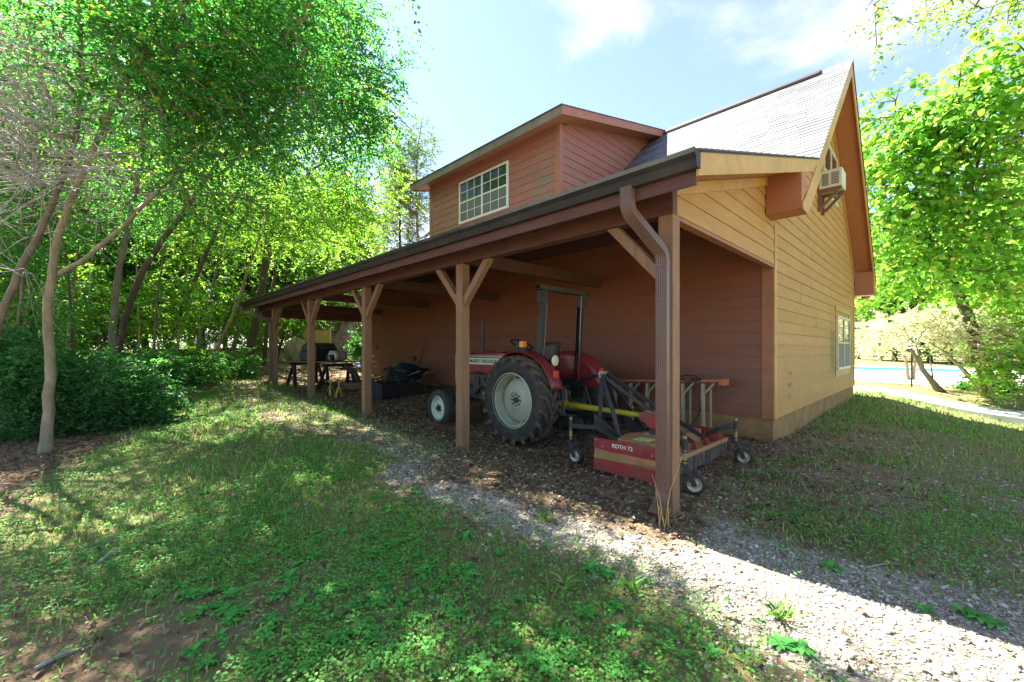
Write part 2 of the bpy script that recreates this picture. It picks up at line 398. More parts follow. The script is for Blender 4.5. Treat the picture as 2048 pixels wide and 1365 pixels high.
def groundmat():
    m, nt, N, L = new_mat('ground cover')
    out = N.new('ShaderNodeOutputMaterial'); b = N.new('ShaderNodeBsdfPrincipled'); L.new(b.outputs[0], out.inputs[0])
    b.inputs['Roughness'].default_value = .9; b.inputs['Specular IOR Level'].default_value = .2
    tc = N.new('ShaderNodeTexCoord')
    def noise(s, d=6, r=.65):
        n = N.new('ShaderNodeTexNoise'); n.inputs['Scale'].default_value = s; n.inputs['Detail'].default_value = d; n.inputs['Roughness'].default_value = r
        L.new(tc.outputs['Object'], n.inputs['Vector']); return n.outputs['Fac']
    def ramp(fac, a, ca, c, cc):
        r = N.new('ShaderNodeValToRGB'); r.color_ramp.elements[0].position = a; r.color_ramp.elements[1].position = c
        r.color_ramp.elements[0].color = (*ca, 1); r.color_ramp.elements[1].color = (*cc, 1); L.new(fac, r.inputs[0]); return r.outputs[0]
    at_ = N.new('ShaderNodeVertexColor'); at_.layer_name = 'cover'
    sep = N.new('ShaderNodeSeparateColor'); L.new(at_.outputs[0], sep.inputs[0])
    nf = noise(2.2, 8, .7)
    def mask(ch):
        a = N.new('ShaderNodeMath'); a.operation = 'ADD'; L.new(sep.outputs[ch], a.inputs[0]); L.new(nf, a.inputs[1])
        mr = N.new('ShaderNodeMapRange'); mr.inputs[1].default_value = .8; mr.inputs[2].default_value = 1.15; L.new(a.outputs[0], mr.inputs[0]); return mr.outputs[0]
    def mixc(f, a, c):
        x = N.new('ShaderNodeMix'); x.data_type = 'RGBA'; L.new(f, x.inputs[0]); L.new(a, x.inputs[6]); L.new(c, x.inputs[7]); return x.outputs[2]
    nmix = N.new('ShaderNodeMath'); nmix.operation = 'MULTIPLY_ADD'; L.new(noise(75, 6, .8), nmix.inputs[0]); nmix.inputs[1].default_value = .8; sb = N.new('ShaderNodeMath'); sb.operation = 'MULTIPLY_ADD'; L.new(noise(5), sb.inputs[0]); sb.inputs[1].default_value = .6; sb.inputs[2].default_value = -.2; L.new(sb.outputs[0], nmix.inputs[2])
    dirt = ramp(nmix.outputs[0], .3, (.17, .115, .07), .7, (.31, .215, .14))
    vo = N.new('ShaderNodeTexVoronoi'); vo.inputs['Scale'].default_value = 42; L.new(tc.outputs['Object'], vo.inputs['Vector'])
    gs = N.new('ShaderNodeSeparateColor'); L.new(vo.outputs['Color'], gs.inputs[0])
    grav = ramp(gs.outputs[0], .1, (.19, .165, .13), .9, (.42, .385, .33))
    gras = ramp(noise(9, 8, .75), .36, (.24, .175, .095), .66, (.15, .20, .055))
    vl = N.new('ShaderNodeTexVoronoi'); vl.inputs['Scale'].default_value = 17; L.new(tc.outputs['Object'], vl.inputs['Vector'])
    ls = N.new('ShaderNodeSeparateColor'); L.new(vl.outputs['Color'], ls.inputs[0])
    litt = ramp(ls.outputs[0], .05, (.10, .066, .042), .95, (.26, .17, .105))
    c = mixc(mask(0), dirt, grav); c = mixc(mask(1), c, gras); c = mixc(mask(2), c, litt)
    L.new(c, b.inputs['Base Color'])
    bp = N.new('ShaderNodeBump'); bp.inputs['Strength'].default_value = .8; bp.inputs['Distance'].default_value = .03
    L.new(noise(55, 10, .85), bp.inputs['Height']); L.new(bp.outputs[0], b.inputs['Normal'])
    return m
M['ground'] = groundmat()
# ------------------------------------------------------------------ the ground and what lies on it
def g(x, y):
    x = np.asarray(x, float); y = np.asarray(y, float)
    z = .0355 * np.clip(y, 0, 13) * sstep(-4.5, -.8, x)
    z = z + .03 * np.clip(x, 0, 3.45) * sstep(-2.5, 0, y)
    z = z - .075 * sstep(.1, .6, x) * sstep(3.4, 2.8, x) * sstep(.3, 2, y)
    z = z + .095 * np.clip(y - 14, 0, 11) * sstep(12, 5, x) * sstep(-14, -1, x)
    z = z + .05 * np.clip(-5 - x, 0, 10)
    z = z - .2 * np.clip(-y - .6, 0, 3.2) * sstep(3.5, 12, x) * sstep(18.5, 14.5, x) * sstep(-14, -6, y)
    z = z + .012 * np.sin(2.1 * x + 1.3 * y) + .010 * np.sin(-1.7 * x + 2.9 * y + 1) + .007 * np.sin(5.1 * x + 3.3 * y + 2)
    z = z + .006 * np.sin(9.3 * x - 6.1 * y) * np.sin(7.7 * y + .4)
    inside = ((x > 3.9) & (x < 11.5) & (y > .5) & (y < 13.2))
    z = np.where((x > 21) & (x < 45) & (y > -5) & (y < 9), -.9, z)
    return np.where(inside, -.05, z)

def vn(x, y, s, seed):
    """smooth value noise"""
    r = np.random.default_rng(seed); T = r.random((64, 64))
    u = np.asarray(x, float) * s; v = np.asarray(y, float) * s
    i = np.floor(u).astype(int); j = np.floor(v).astype(int); a = u - i; b = v - j
    a = a * a * (3 - 2 * a); b = b * b * (3 - 2 * b)
    q = lambda p, k: T[p % 64, k % 64]
    return (q(i, j) * (1 - a) + q(i + 1, j) * a) * (1 - b) + (q(i, j + 1) * (1 - a) + q(i + 1, j + 1) * a) * b

def woods(x, y):
    """positive inside the leaf-littered wood on the left"""
    edge = np.where(y > 4.9, -4.4 + .40 * (y - 4.9), -4.9 + .1 * np.minimum(y, 4.9))
    edge = np.minimum(edge, -1.2)
    far = (y - 14.2) * 1.0
    return np.maximum(edge - x, np.where((x < 9), far, -9)) + .7 * (vn(x, y, 1.1, 3) - .5)

def covers(x, y):
    n1 = vn(x, y, .9, 1); n2 = vn(x, y, 2.3, 2)
    w = sstep(-.3, .6, woods(x, y))
    porch = sstep(-.35, .1, x) * sstep(3.6, 3.4, x) * sstep(-.5, .1, y) * sstep(14.2, 13, y)
    gr = sstep(-1.75, -1.0, x + .5 * (n1 - .5)) * sstep(.5, .0, x) * sstep(15.5, 13, y)
    gr = gr * (1 - .68 * sstep(1.0, 4.5, y + 2 * (n2 - .5)))
    gr = np.maximum(gr, .50 * sstep(-.9, -.3, x) * sstep(.6, -.3, y) * sstep(6.5, 2.5, x + (n1 - .5) * 2) * (.45 + .75 * n1))
    spill = sstep(-1.25, -.3, x + .8 * (n1 - .5)) * sstep(.4, -.1, x) * sstep(-.7, -.1, y) * sstep(4.2, 2.2, y + 1.5 * (n2 - .5))
    corner = sstep(-.2, .6, x) * sstep(-2.3, -.7, y + .9 * (n1 - .5)) * sstep(.3, 0, y) * sstep(8.5, 3.5, x)
    li = np.maximum.reduce([w, .95 * porch, .8 * spill, .55 * corner * (.5 + n2)])
    lawnl = sstep(-.95, -1.9, x + .9 * (n1 - .5)) * (1 - w)
    lawnr = sstep(3.2, 7.5, x + (n1 - .5) * 2.2) * sstep(.5, -.3, y)
    moss = .72 * sstep(-.5, .6, x) * sstep(.3, -.6, y) * (.35 + .9 * n2) + .75 * sstep(-1.9, -1.0, x) * sstep(.3, -.2, x) * sstep(2, 5, y) * n1
    far = np.maximum(sstep(12.2, 12.8, x) * sstep(15, 13.5, y), sstep(-5, -7, y))
    back = sstep(14, 15, x)
    gra = np.maximum.reduce([moss, lawnl * (.55 + .6 * n2), lawnr, far, back])
    bare = .6 * sstep(.55, .78, vn(x, y, .9, 9)) * sstep(3.6, 2.2, y) + sstep(1.5, .5, np.hypot((x + 4.2) / 1.0, (y - 1.3) / 1.1)) * .15 + sstep(.5, .1, np.hypot(x + 2.9, y + .3)) * .6
    gra = gra * np.where(x < 3, 1 - np.clip(bare, 0, .9), 1 - .35 * sstep(.5, .7, n1))
    return np.stack([np.clip(gr * (1 - li), 0, 1), np.clip(gra, 0, 1) * (1 - w), np.clip(li, 0, 1)], -1)

def ground():
    def axis(lo, hi, c0, c1):
        a = list(np.arange(c0, c1, .11)); st = .13
        p = c1
        while p < hi: a.append(p); p += st; st *= 1.07
        a.append(hi); p = c0; st = .13; lo_ = []
        while p > lo: lo_.append(p); p -= st; st *= 1.07
        lo_.append(lo)
        return np.array(sorted(set(lo_ + a)))
    X = axis(-260, 320, -7, 13); Y = axis(-260, 320, -4, 15)
    gx, gy = np.meshgrid(X, Y, indexing='ij'); gz = g(gx, gy)
    nx, ny = len(X), len(Y)
    V = np.stack([gx, gy, gz], -1).reshape(-1, 3)
    idx = np.arange(nx * ny).reshape(nx, ny)
    F = np.stack([idx[:-1, :-1], idx[1:, :-1], idx[1:, 1:], idx[:-1, 1:]], -1).reshape(-1, 4)
    o = arrays_obj('ground', V, F, M['ground'], smooth=True)
    cv = covers(V[:, 0], V[:, 1])
    ca = o.data.color_attributes.new('cover', 'FLOAT_COLOR', 'POINT')
    ca.data.foreach_set('color', np.concatenate([cv, np.ones((len(cv), 1))], 1).astype(np.float32).ravel())
    tag(o, 'uneven yard ground of grass, gravel and leaf litter', 'ground', kind='structure')
ground()

def visible(x, y, margin=.5):
    d = np.stack([x - CAM[0], y - CAM[1]], -1)
    z = d @ FW[:2]; r = d @ RT[:2]
    return (z > .3) & (np.abs(r) < (1024 / CF + margin) * z + .6), z

def scatter(n, ch, zmax, pw=1.2, box=(-9, 14, -5, 16), extra=None, zmin=.9):
    """random ground points, denser near, following a cover channel"""
    x = rng.uniform(box[0], box[1], n); y = rng.uniform(box[2], box[3], n)
    v, z = visible(x, y)
    c = covers(x, y)
    p = c[:, ch] if isinstance(ch, int) else ch(x, y, c)
    if extra is not None: p = p * extra(x, y)
    dens = np.clip((2.6 / np.maximum(np.hypot(x - CAM[0], y - CAM[1]) * .85, .5)) ** pw, 0, 1)
    inside = ((x > 3.44) & (x < 11.87) & (y > 0) & (y < 13.6))
    k = v & (z < zmax) & (rng.random(n) < p * dens) & ~inside
    return x[k], y[k], z[k]

def rhomb(P, D, Nn, Ln, Wd, fold=.25, mid=.45):
    """leaves as folded rhombs; P base, D direction, Nn normal"""
    D = D / np.linalg.norm(D, axis=1, keepdims=True)
    S = np.cross(D, Nn); S /= np.linalg.norm(S, axis=1, keepdims=True) + 1e-9
    U = np.cross(S, D)
    Ln = np.asarray(Ln)[:, None]; Wd = np.asarray(Wd)[:, None]
    b = P; t = P + D * Ln
    l = P + D * Ln * mid + S * Wd * .5 + U * Wd * fold
    r = P + D * Ln * mid - S * Wd * .5 + U * Wd * fold
    n = len(P)
    V = np.stack([b, l, t, r], 1).reshape(-1, 3)
    i = np.arange(n) * 4
    F = np.concatenate([np.stack([i, i + 1, i + 2], 1), np.stack([i, i + 2, i + 3], 1)])
    return V, F

def leaf6(P, D, Nn, Ln, Wd, fold=.2, droop=.2):
    """finer leaves for things close by: six-sided blade folded along its rib and drooping"""
    D = D / np.linalg.norm(D, axis=1, keepdims=True)
    S = np.cross(D, Nn); S /= np.linalg.norm(S, axis=1, keepdims=True) + 1e-9
    U = np.cross(S, D); Ln = np.asarray(Ln)[:, None]; Wd = np.asarray(Wd)[:, None]
    pts = [P, P + D * Ln * .55 + U * Ln * .05, P + D * Ln * .97 - U * Ln * droop]
    l1 = P + D * Ln * .25 + S * Wd * .40 + U * Wd * fold; r1 = P + D * Ln * .25 - S * Wd * .40 + U * Wd * fold
    l2 = P + D * Ln * .66 + S * Wd * .42 + U * (Wd * fold - Ln * droop * .3); r2 = P + D * Ln * .66 - S * Wd * .42 + U * (Wd * fold - Ln * droop * .3)
    V = np.stack(pts + [l1, l2, r1, r2], 1).reshape(-1, 3)
    i = np.arange(len(P)) * 7
    F = np.concatenate([np.stack(q, 1) for q in ((i, i + 3, i + 1), (i + 3, i + 4, i + 1), (i + 4, i + 2, i + 1), (i, i + 1, i + 5), (i + 5, i + 1, i + 6), (i + 6, i + 1, i + 2))])
    return V, F

def rdir(n, up=0.0, spread=1.0):
    a = rng.uniform(0, 2 * PI, n)
    return np.stack([np.cos(a) * spread, np.sin(a) * spread, np.full(n, up)], -1)

def make_stuff():
    # grass blades
    def pg(x, y, c): return c[:, 1] * np.clip(.25 + 1.3 * vn(x, y, 1.7, 21) * vn(x, y, .6, 22) * 2, 0, 1)
    x, y, z = scatter(1100000, pg, 16, 1.4)
    n = len(x); h = rng.uniform(.018, .06, n) * (1 + .12 * np.maximum(z - 3, 0)) * (.7 + .8 * vn(x, y, 1.2, 5)); w = rng.uniform(.0022, .0042, n) * (1 + .28 * np.maximum(z - 2, 0))
    lean = rdir(n) * (h * rng.uniform(.2, 1.1, n))[:, None]
    P = np.stack([x, y, g(x, y) - .004], -1)
    s = np.stack([-lean[:, 1], lean[:, 0], np.zeros(n)], -1); s /= np.linalg.norm(s, axis=1, keepdims=True); s *= w[:, None]
    mid = P + lean * .35 + np.array([0, 0, 1.]) * (h * .62)[:, None]; tip = P + lean + np.array([0, 0, 1.]) * h[:, None]
    V = np.stack([P - s, P + s, mid + s * .8, mid - s * .8, tip], 1).reshape(-1, 3); i = np.arange(n) * 5
    F = np.concatenate([np.stack([i, i + 1, i + 2], 1), np.stack([i, i + 2, i + 3], 1), np.stack([i + 3, i + 2, i + 4], 1)])
    tag(arrays_obj('grass_blades', V, F, M['grass']), 'thin green grass covering the yard', 'grass', kind='stuff')
    print('grass', n)
    # clover and low creeping leaves
    def pc(x, y, c): return np.clip(c[:, 1] * sstep(.40, .62, vn(x, y, 1.3, 31)) * .9 + .28 * c[:, 1] + .05 * c[:, 0], 0, 1) * sstep(6, 1, x) * (1 - .85 * c[:, 0])
    x, y, z = scatter(620000, pc, 14, 1.3, box=(-8, 6, -5, 15))
    n = len(x); k = 3; hh = rng.uniform(.012, .055, n)
    x = np.repeat(x, k) + rng.normal(0, .012, n * k); y = np.repeat(y, k) + rng.normal(0, .012, n * k); hh = np.repeat(hh, k); z = np.repeat(z, k)
    D = rdir(n * k, .0); D[:, 2] = rng.uniform(-.2, .35, n * k); L_ = rng.uniform(.009, .024, n * k) * (1 + .13 * np.maximum(z - 3, 0))
    P = np.stack([x, y, g(x, y) + hh], -1)
    V, F = rhomb(P, D, np.tile([0, 0, 1.], (n * k, 1)), L_, L_ * rng.uniform(.75, 1.0, n * k), .12, .6)
    tag(arrays_obj('ground_clover', V, F, M['clover']), 'clover and creeping weeds mixed into the thin grass', 'ground cover', kind='stuff')
    print('clover', n)
    # stones
    def ps(x, y, c): return np.clip(.05 * (1 - c[:, 1]) + c[:, 0] * (.35 + 1.1 * vn(x, y, 2.0, 77)) * (1 - .75 * c[:, 2]) + .03, 0, 1) * sstep(-4, -2, x)
    x, y, z = scatter(800000, ps, 11, 1.5, box=(-3.5, 9, -5, 14))
    n = len(x); sz = rng.gamma(3, .0022, n) * (1 + .10 * np.maximum(z - 3, 0)); sz = np.clip(sz, .003, .026)
    cube = np.array([(-1, -1, -1), (1, -1, -1), (1, 1, -1), (-1, 1, -1), (-1, -1, 1), (1, -1, 1), (1, 1, 1), (-1, 1, 1)], float)
    V = cube[None] * rng.uniform(.45, 1.0, (n, 8, 3)) * np.array([1, .8, .5]) * sz[:, None, None]
    a = rng.uniform(0, 2 * PI, n); ca, sa = np.cos(a)[:, None], np.sin(a)[:, None]
    V = np.stack([V[..., 0] * ca - V[..., 1] * sa, V[..., 0] * sa + V[..., 1] * ca, V[..., 2] + V[..., 0] * rng.uniform(-.35, .35, (n, 1))], -1)
    V = V + np.stack([x, y, g(x, y) + sz * .25], -1)[:, None]
    F = (np.array([(3, 2, 1, 0), (4, 5, 6, 7), (0, 1, 5, 4), (1, 2, 6, 5), (2, 3, 7, 6), (3, 0, 4, 7)])[None] + (np.arange(n) * 8)[:, None, None]).reshape(-1, 4)
    tag(arrays_obj('gravel', V.reshape(-1, 3), F, M['pebble']), 'pale limestone gravel along the open side of the porch', 'gravel', kind='stuff')
    print('stones', n)
    # dead leaves
    def pl(x, y, c): return np.clip(c[:, 2] * .75 + .012 + .02 * c[:, 0] + .22 * (1 - c[:, 1]) * (1 - c[:, 0]) * (x < -.8), 0, 1)
    x, y, z = scatter(330000, pl, 17, 1.0, box=(-9, 9, -5, 19))
    n = len(x); L_ = rng.uniform(.02, .062, n) * (1 + .05 * np.maximum(z - 3, 0))
    D = rdir(n); D[:, 2] = rng.uniform(-.3, .5, n); Nn = np.stack([rng.normal(0, .5, n), rng.normal(0, .5, n), np.ones(n)], -1)
    P = np.stack([x, y, g(x, y) + rng.uniform(.004, .03, n)], -1)
    V, F = leaf6(P, D, Nn, L_, L_ * rng.uniform(.45, .8, n), rng.uniform(-.1, .45, n)[:, None], rng.uniform(-.2, .4, n)[:, None])
    tag(arrays_obj('leaf_litter', V, F, M['litter']), 'brown fallen leaves drifted under the porch and the trees', 'leaf litter', kind='stuff')
    print('litter', n)
make_stuff()

def weeds():
    """broad-leaved rosettes that can be counted"""
    protos = []
    for q in range(4):
        n = 9 + 2 * q; a = np.arange(n) * 2.4 + rng.uniform(0, .4, n)
        D = np.stack([np.cos(a), np.sin(a), rng.uniform(.25, .8, n)], -1)
        L_ = rng.uniform(.05, .10, n)
        V, F = leaf6(np.zeros((n, 3)), D, np.tile([0, 0, 1.], (n, 1)), L_, L_ * .42, .12, .35)
        protos.append((V, F))
    px_ = [(560, 1110), (590, 1140), (650, 1205), (600, 1228), (690, 1185), (720, 1070), (860, 1140), (935, 1145), (830, 1190), (960, 1165), (800, 1215), (890, 1230), (760, 1160),
           (1040, 1200), (840, 1250), (1180, 1140), (700, 1010), (640, 1090), (1000, 1110), (930, 1080), (740, 1120), (1130, 1280), (1230, 1220), (560, 1200), (480, 1240), (1420, 1310),
           (1560, 1290), (1600, 1300), (1960, 1245), (1985, 1255), (1850, 1225), (1660, 1130), (360, 1180), (420, 1110), (680, 1290), (1080, 1330), (520, 1060), (1275, 1250), (1210, 1150), (1930, 1230)]
    r2 = random.Random(8)
    while len(px_) < 120:
        a, b = r2.uniform(300, 1500), r2.uniform(960, 1350)
        if b - 699 > .30 * (1500 - a) * 0 + 240 and a < 700 + (b - 900) * 1.5: px_.append((a, b))
    firsts = {}
    for i, (a, b) in enumerate(px_):
        d = CAM[2] * CF / (b - CCY); p = at(a, b, d); q = i % 4
        if q not in firsts:
            o = arrays_obj('broadleaf_weed', *protos[q], M['weed']); firsts[q] = o
        else:
            o = firsts[q].copy(); link(o)
        o.location = (p[0], p[1], float(g(p[0], p[1])) + .003); o.rotation_euler = (0, 0, rng.uniform(0, 6.28))
        s = rng.uniform(.5, .95); o.scale = (s, s, s)
        tag(o, 'small bright green broad-leaved weed rosette growing in the thin lawn', 'weed', 'broad-leaved weeds in the lawn')
    # tufts of longer grass
    n = 46
    tufts = [(1265, 1190), (1090, 1045), (1130, 1180), (1560, 1240)]
    for i, (a, b) in enumerate(tufts):
        D = rdir(n); D[:, 2] = rng.uniform(.7, 2.2, n); L_ = rng.uniform(.07, .17, n)
        V, F = leaf6(rng.normal(0, .018, (n, 3)) * [1, 1, 0], D, np.tile([0, 0, 1.], (n, 1)) + rng.normal(0, .2, (n, 3)), L_, np.full(n, .006), .1, .25)
        o = arrays_obj('grass_tuft', V, F, M['grass']); d = CAM[2] * CF / (b - CCY); p = at(a, b, d)
        o.location = (p[0], p[1], float(g(p[0], p[1])))
        tag(o, ['taller grass tuft in the middle of the gravel edge, nearest the camera', 'yellowish grass tuft by the sunlit gravel patch left of the downspout',
                'small grass tuft just left of the largest tuft on the gravel edge', 'grass tuft at the lower edge of the sunlit gravel strip'][i], 'grass tuft')
    # dry stalks at the foot of the near downspout
    mb = MB()
    for k in range(7):
        a = rng.uniform(0, 6.28); h = [.62, .45, .3, .22, .2, .16, .14][k]; q = [(.0, 0), (.03, .02), (-.02, .03), (.02, -.03), (-.03, -.02), (.04, 0), (0, .04)][k]
        lx, ly = math.cos(a) * h * .25, math.sin(a) * h * .25
        mb.tube([(q[0], q[1], -.02), (q[0] + lx * .3, q[1] + ly * .3, h * .5), (q[0] + lx, q[1] + ly, h)], [.004, .003, .0015], 5)
    o = mb.build('dry_stalks', M['newwood']); p = (-.30, -.10); o.location = (p[0], p[1], float(g(*p)))
    tag(o, 'dry yellow weed stalks sprouting at the foot of the near downspout', 'weed')
    # fallen sticks
    for i, (a, b, L_, r, lab) in enumerate([(118, 1316, .16, .009, 'pale bleached stick lying on the dirt at the lower left'), (205, 1100, .35, .006, 'thin dark twig lying across the grass at left'),
                                            (218, 1125, .16, .012, 'short grey broken branch lying in the grass at left'), (1770, 1130, .3, .004, 'thin twig on the gravel right of the sunlit strip')]):
        d = CAM[2] * CF / (b - CCY); p = at(a, b, d); t = [.3, .5, .9, -.6][i]
        mb = MB(); c, s = math.cos(t), math.sin(t)
        mb.tube([(-c * L_ / 2, -s * L_ / 2, .012), (0, .012, .018), (c * L_ / 2, s * L_ / 2, .010)], [r, r * 1.1, r * .5], 6)
        o = mb.build('fallen_stick', M['twig'], smooth=True); o.location = (p[0], p[1], float(g(p[0], p[1])))
        tag(o, lab, 'stick', 'sticks fallen on the yard')
weeds()
# ------------------------------------------------------------------ the barn
X0, X1, YE = 3.45, 11.86, 13.6          # long wall, far wall, far end
RX, RZ = 7.655, 7.62                     # ridge
KX, KZ = 4.09, 4.405                     # where the steep roof meets the porch roof
EX, EZ = -.42, 3.03                      # porch eave (top of the deck)
FX, FZ = 12.38, 3.49                     # far eave
YO0, YO1 = -.44, 14.1                    # roof ends
def porch_z(x): return EZ + (KZ - EZ) * (x - EX) / (KX - EX)
def steep_z(x): return KZ + (RZ - KZ) * (x - KX) / (RX - KX)

def boards(mb, o, U, Vv, Nn, v0, v1, lim, e=.185, t=.017, blen=3.4, seed=1, gap=.0015, zthin=.003):
    """lapped boards on a plane: o + U*u + Vv*v, bottoms standing out by t"""
    r = random.Random(seed)
    o, U, Vv, Nn = (np.array(q, float) for q in (o, U, Vv, Nn))
    P = lambda u, v, w: tuple(o + U * u + Vv * v + Nn * w)
    v = v0
    while v < v1 - .01:
        vt = min(v + e + .012, v1)
        a0, b0 = lim(v); a1, b1 = lim(vt)
        if b0 - a0 > .02:
            if b1 - a1 < .005: a1 = b1 = (a1 + b1) / 2
            lo, hi = max(a0, a1), min(b0, b1)
            cuts = []; u = a0 + r.uniform(.3, 1) * blen
            while u < hi - .3:
                if u > lo + .2: cuts.append(u)
                u += blen * r.uniform(.75, 1.1)
            edges = [(a0, a1)] + [(c, c) for c in cuts] + [(b0, b1)]
            for (p0, p1), (q0, q1) in zip(edges[:-1], edges[1:]):
                j = r.uniform(0, .002); gq = gap if len(edges) > 2 else 0
                A, B, C_, D = P(p0 + gq, v, t + j), P(q0 - gq, v, t + j), P(q1 - gq, vt, zthin + j), P(p1 + gq, vt, zthin + j)
                A2, B2 = P(p0 + gq, v, -.004), P(q0 - gq, v, -.004); C2, D2 = P(q1 - gq, vt, -.004), P(p1 + gq, vt, -.004)
                mb.add([A, B, C_, D, A2, B2, C2, D2], [(0, 1, 2, 3), (4, 5, 1, 0), (5, 6, 2, 1), (7, 4, 0, 3)])
        v += e
    return mb

barn = empty('barn', (0, 0, 0), label='two storey red barn with a dormer, steep shingle roof and long open porch', cat='barn')

def build_barn():
    B = barn
    # foundation
    m = MB()
    m.box(X0 + .004, X1 - .004, .004, .2, -.7, .488).box(X0 + .004, X0 + .2, .2, YE, -.5, .488).box(X1 - .2, X1 - .004, .2, YE, -.7, .488).box(X0 + .2, X1 - .2, YE - .2, YE - .004, -.7, .488)
    m.build('foundation', M['foundation'], B)
    # wall cores (dark, behind the boards) and boards
    m = MB()
    poly = [(X0 + .01, .49), (X1 - .01, .49), (X1 - .01, 3.72), (RX, 7.38), (X0 + .01, 3.70)]
    m.prism_y(poly, .012, .15).build('wall_core', M['siding'], B); MB().prism_y(poly, YE - .15, YE - .012).build('wall_core', M['siding'], B)
    g_lim = lambda z: (max(X0 + .0, RX - (7.40 - z) / .876), min(X1, RX + (7.40 - z) / .876))
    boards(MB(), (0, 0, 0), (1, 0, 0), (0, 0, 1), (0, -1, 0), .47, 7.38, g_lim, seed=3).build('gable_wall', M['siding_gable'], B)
    boards(MB(), (X0, 0, 0), (0, 1, 0), (0, 0, 1), (-1, 0, 0), .47, 4.08, lambda z: (.13, YE - .1), seed=5).build('long_wall', M['siding'], B)
    boards(MB(), (0, YE, 0), (1, 0, 0), (0, 0, 1), (0, 1, 0), .47, 7.38, g_lim, seed=4).build('far_gable_wall', M['siding'], B)
    boards(MB(), (X1, 0, 0), (0, 1, 0), (0, 0, 1), (1, 0, 0), .47, 3.7, lambda z: (0, YE), seed=6).build('back_wall', M['siding'], B)
    # corner boards
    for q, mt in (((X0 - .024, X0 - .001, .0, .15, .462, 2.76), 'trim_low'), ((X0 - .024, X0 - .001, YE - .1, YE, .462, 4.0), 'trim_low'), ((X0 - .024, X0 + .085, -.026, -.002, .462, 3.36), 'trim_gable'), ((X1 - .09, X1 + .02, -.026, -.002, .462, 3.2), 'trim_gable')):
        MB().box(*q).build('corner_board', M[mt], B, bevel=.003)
    # outlet boxes and vents on the long wall
    for y, z, s in ((9.95, 1.22, .06), (12.5, 1.6, .05)):
        MB().box(X0 - .06, X0 - .02, y - s, y + s, z - s * 1.3, z + s * 1.3).build('outlet_box', M['black'], B, bevel=.006)
    # ---- roof decks
    m = MB()
    top = [(EX, EZ), (KX, KZ), (RX, RZ), (FX, FZ)]
    under = [(x, z - (.14 if i < 2 else .2)) for i, (x, z) in enumerate(top)][::-1]
    m.prism_y(top + under, YO0 + .02, YO1 - .02)
    m.build('roof_deck', M['soffit'], B)
    # shingles, real lapped courses
    def course(x0, z0, x1, z1, ylim, seed, name='roof_shingles', up=1):
        d = np.array([x1 - x0, 0, z1 - z0]); L_ = np.linalg.norm(d); d /= L_
        n = np.array([-d[2], 0, d[0]]) * up
        mb = MB(); boards(mb, np.array([x0, 0, z0]) + n * .004, (0, 1, 0), d, n, 0, L_, ylim, e=.142, t=.009, blen=.33, seed=seed, gap=.002, zthin=.001)
        return mb.build(name, M['shingle'], B)
    course(EX - .05, EZ - .015, KX, KZ, lambda v: (YO0 - .02, YO1), 11, 'porch_shingles')
    course(KX - .03, KZ - .02, RX, RZ, lambda v: (YO0 - .02, YO1), 12)
    course(FX + .03, FZ - .02, RX, RZ, lambda v: (YO0 - .02, YO1), 13, up=-1)
    # ridge vent stops short of the gable
    m = MB()
    rv = [(RX - .17, RZ - .11), (RX, RZ + .045), (RX + .17, RZ - .11), (RX + .17, RZ - .06), (RX, RZ + .085), (RX - .17, RZ - .06)]
    m.prism_y(rv, .1, YO1 - .3); m.build('ridge_vent', M['gutter'], B)
    m = MB(); k = YO0 - .02
    while k < .1:
        m.prism_y([(RX - .14, RZ - .11), (RX, RZ + .018), (RX + .14, RZ - .11), (RX, RZ + .035)], k, k + .18); k += .16
    m.build('ridge_cap', M['shingle'], B)
    # rake boards on the gable end
    off = .012
    def rake(pts, dpt, name, mat, y0=YO0 - .002, y1=YO0 + .019):
        tp = [(x, z + off) for x, z in pts]; bt = [(x, z - dpt) for x, z in pts][::-1]
        return MB().prism_y(tp + bt, y0, y1).build(name, mat, B)
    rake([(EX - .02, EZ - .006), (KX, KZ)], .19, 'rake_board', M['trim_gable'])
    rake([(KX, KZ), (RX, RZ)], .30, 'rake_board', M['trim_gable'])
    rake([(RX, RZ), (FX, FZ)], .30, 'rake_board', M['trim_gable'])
    rake([(EX - .02, EZ - .006), (KX, KZ), (RX, RZ)], .20, 'rake_board', M['trim'], YO1 - .019, YO1 + .002)
    rake([(RX, RZ), (FX, FZ)], .20, 'rake_board', M['trim'], YO1 - .019, YO1 + .002)
    m = MB()   # dark drip edge under the first shingles
    for pts in ([(EX, EZ), (KX, KZ)], [(KX, KZ), (RX, RZ)], [(RX, RZ), (FX, FZ)]):
        m.prism_y([(x, z + .017) for x, z in pts] + [(x, z - .012) for x, z in pts][::-1], YO0 - .012, YO0 - .003)
    m.build('drip_edge', M['gutter'], B)
    # frieze against the gable wall, under the soffit
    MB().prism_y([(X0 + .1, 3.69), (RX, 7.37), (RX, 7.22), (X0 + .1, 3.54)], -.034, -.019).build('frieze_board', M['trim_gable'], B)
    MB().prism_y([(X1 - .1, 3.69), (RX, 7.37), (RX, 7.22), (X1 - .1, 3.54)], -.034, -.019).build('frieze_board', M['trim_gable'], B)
    # boxed eave returns
    m = MB(); m.prism_y([(2.98, 3.40), (3.28, 3.38), (3.28, porch_z(3.28) - .145), (2.98, porch_z(2.98) - .145)], YO0 + .0005, -.021); m.build('eave_return', M['soffit'], B)
    MB().prism_y([(3.0, 3.39), (3.30, 3.37), (4.2, 4.16), (4.2, 4.22), (3.9, 4.24), (3.24, 3.66), (3.0, 3.47)], YO0 - .016, YO0 - .003).build('eave_return_face', M['trim_gable'], B)  # plate puts the yellow bounce tint on the outward side of the return
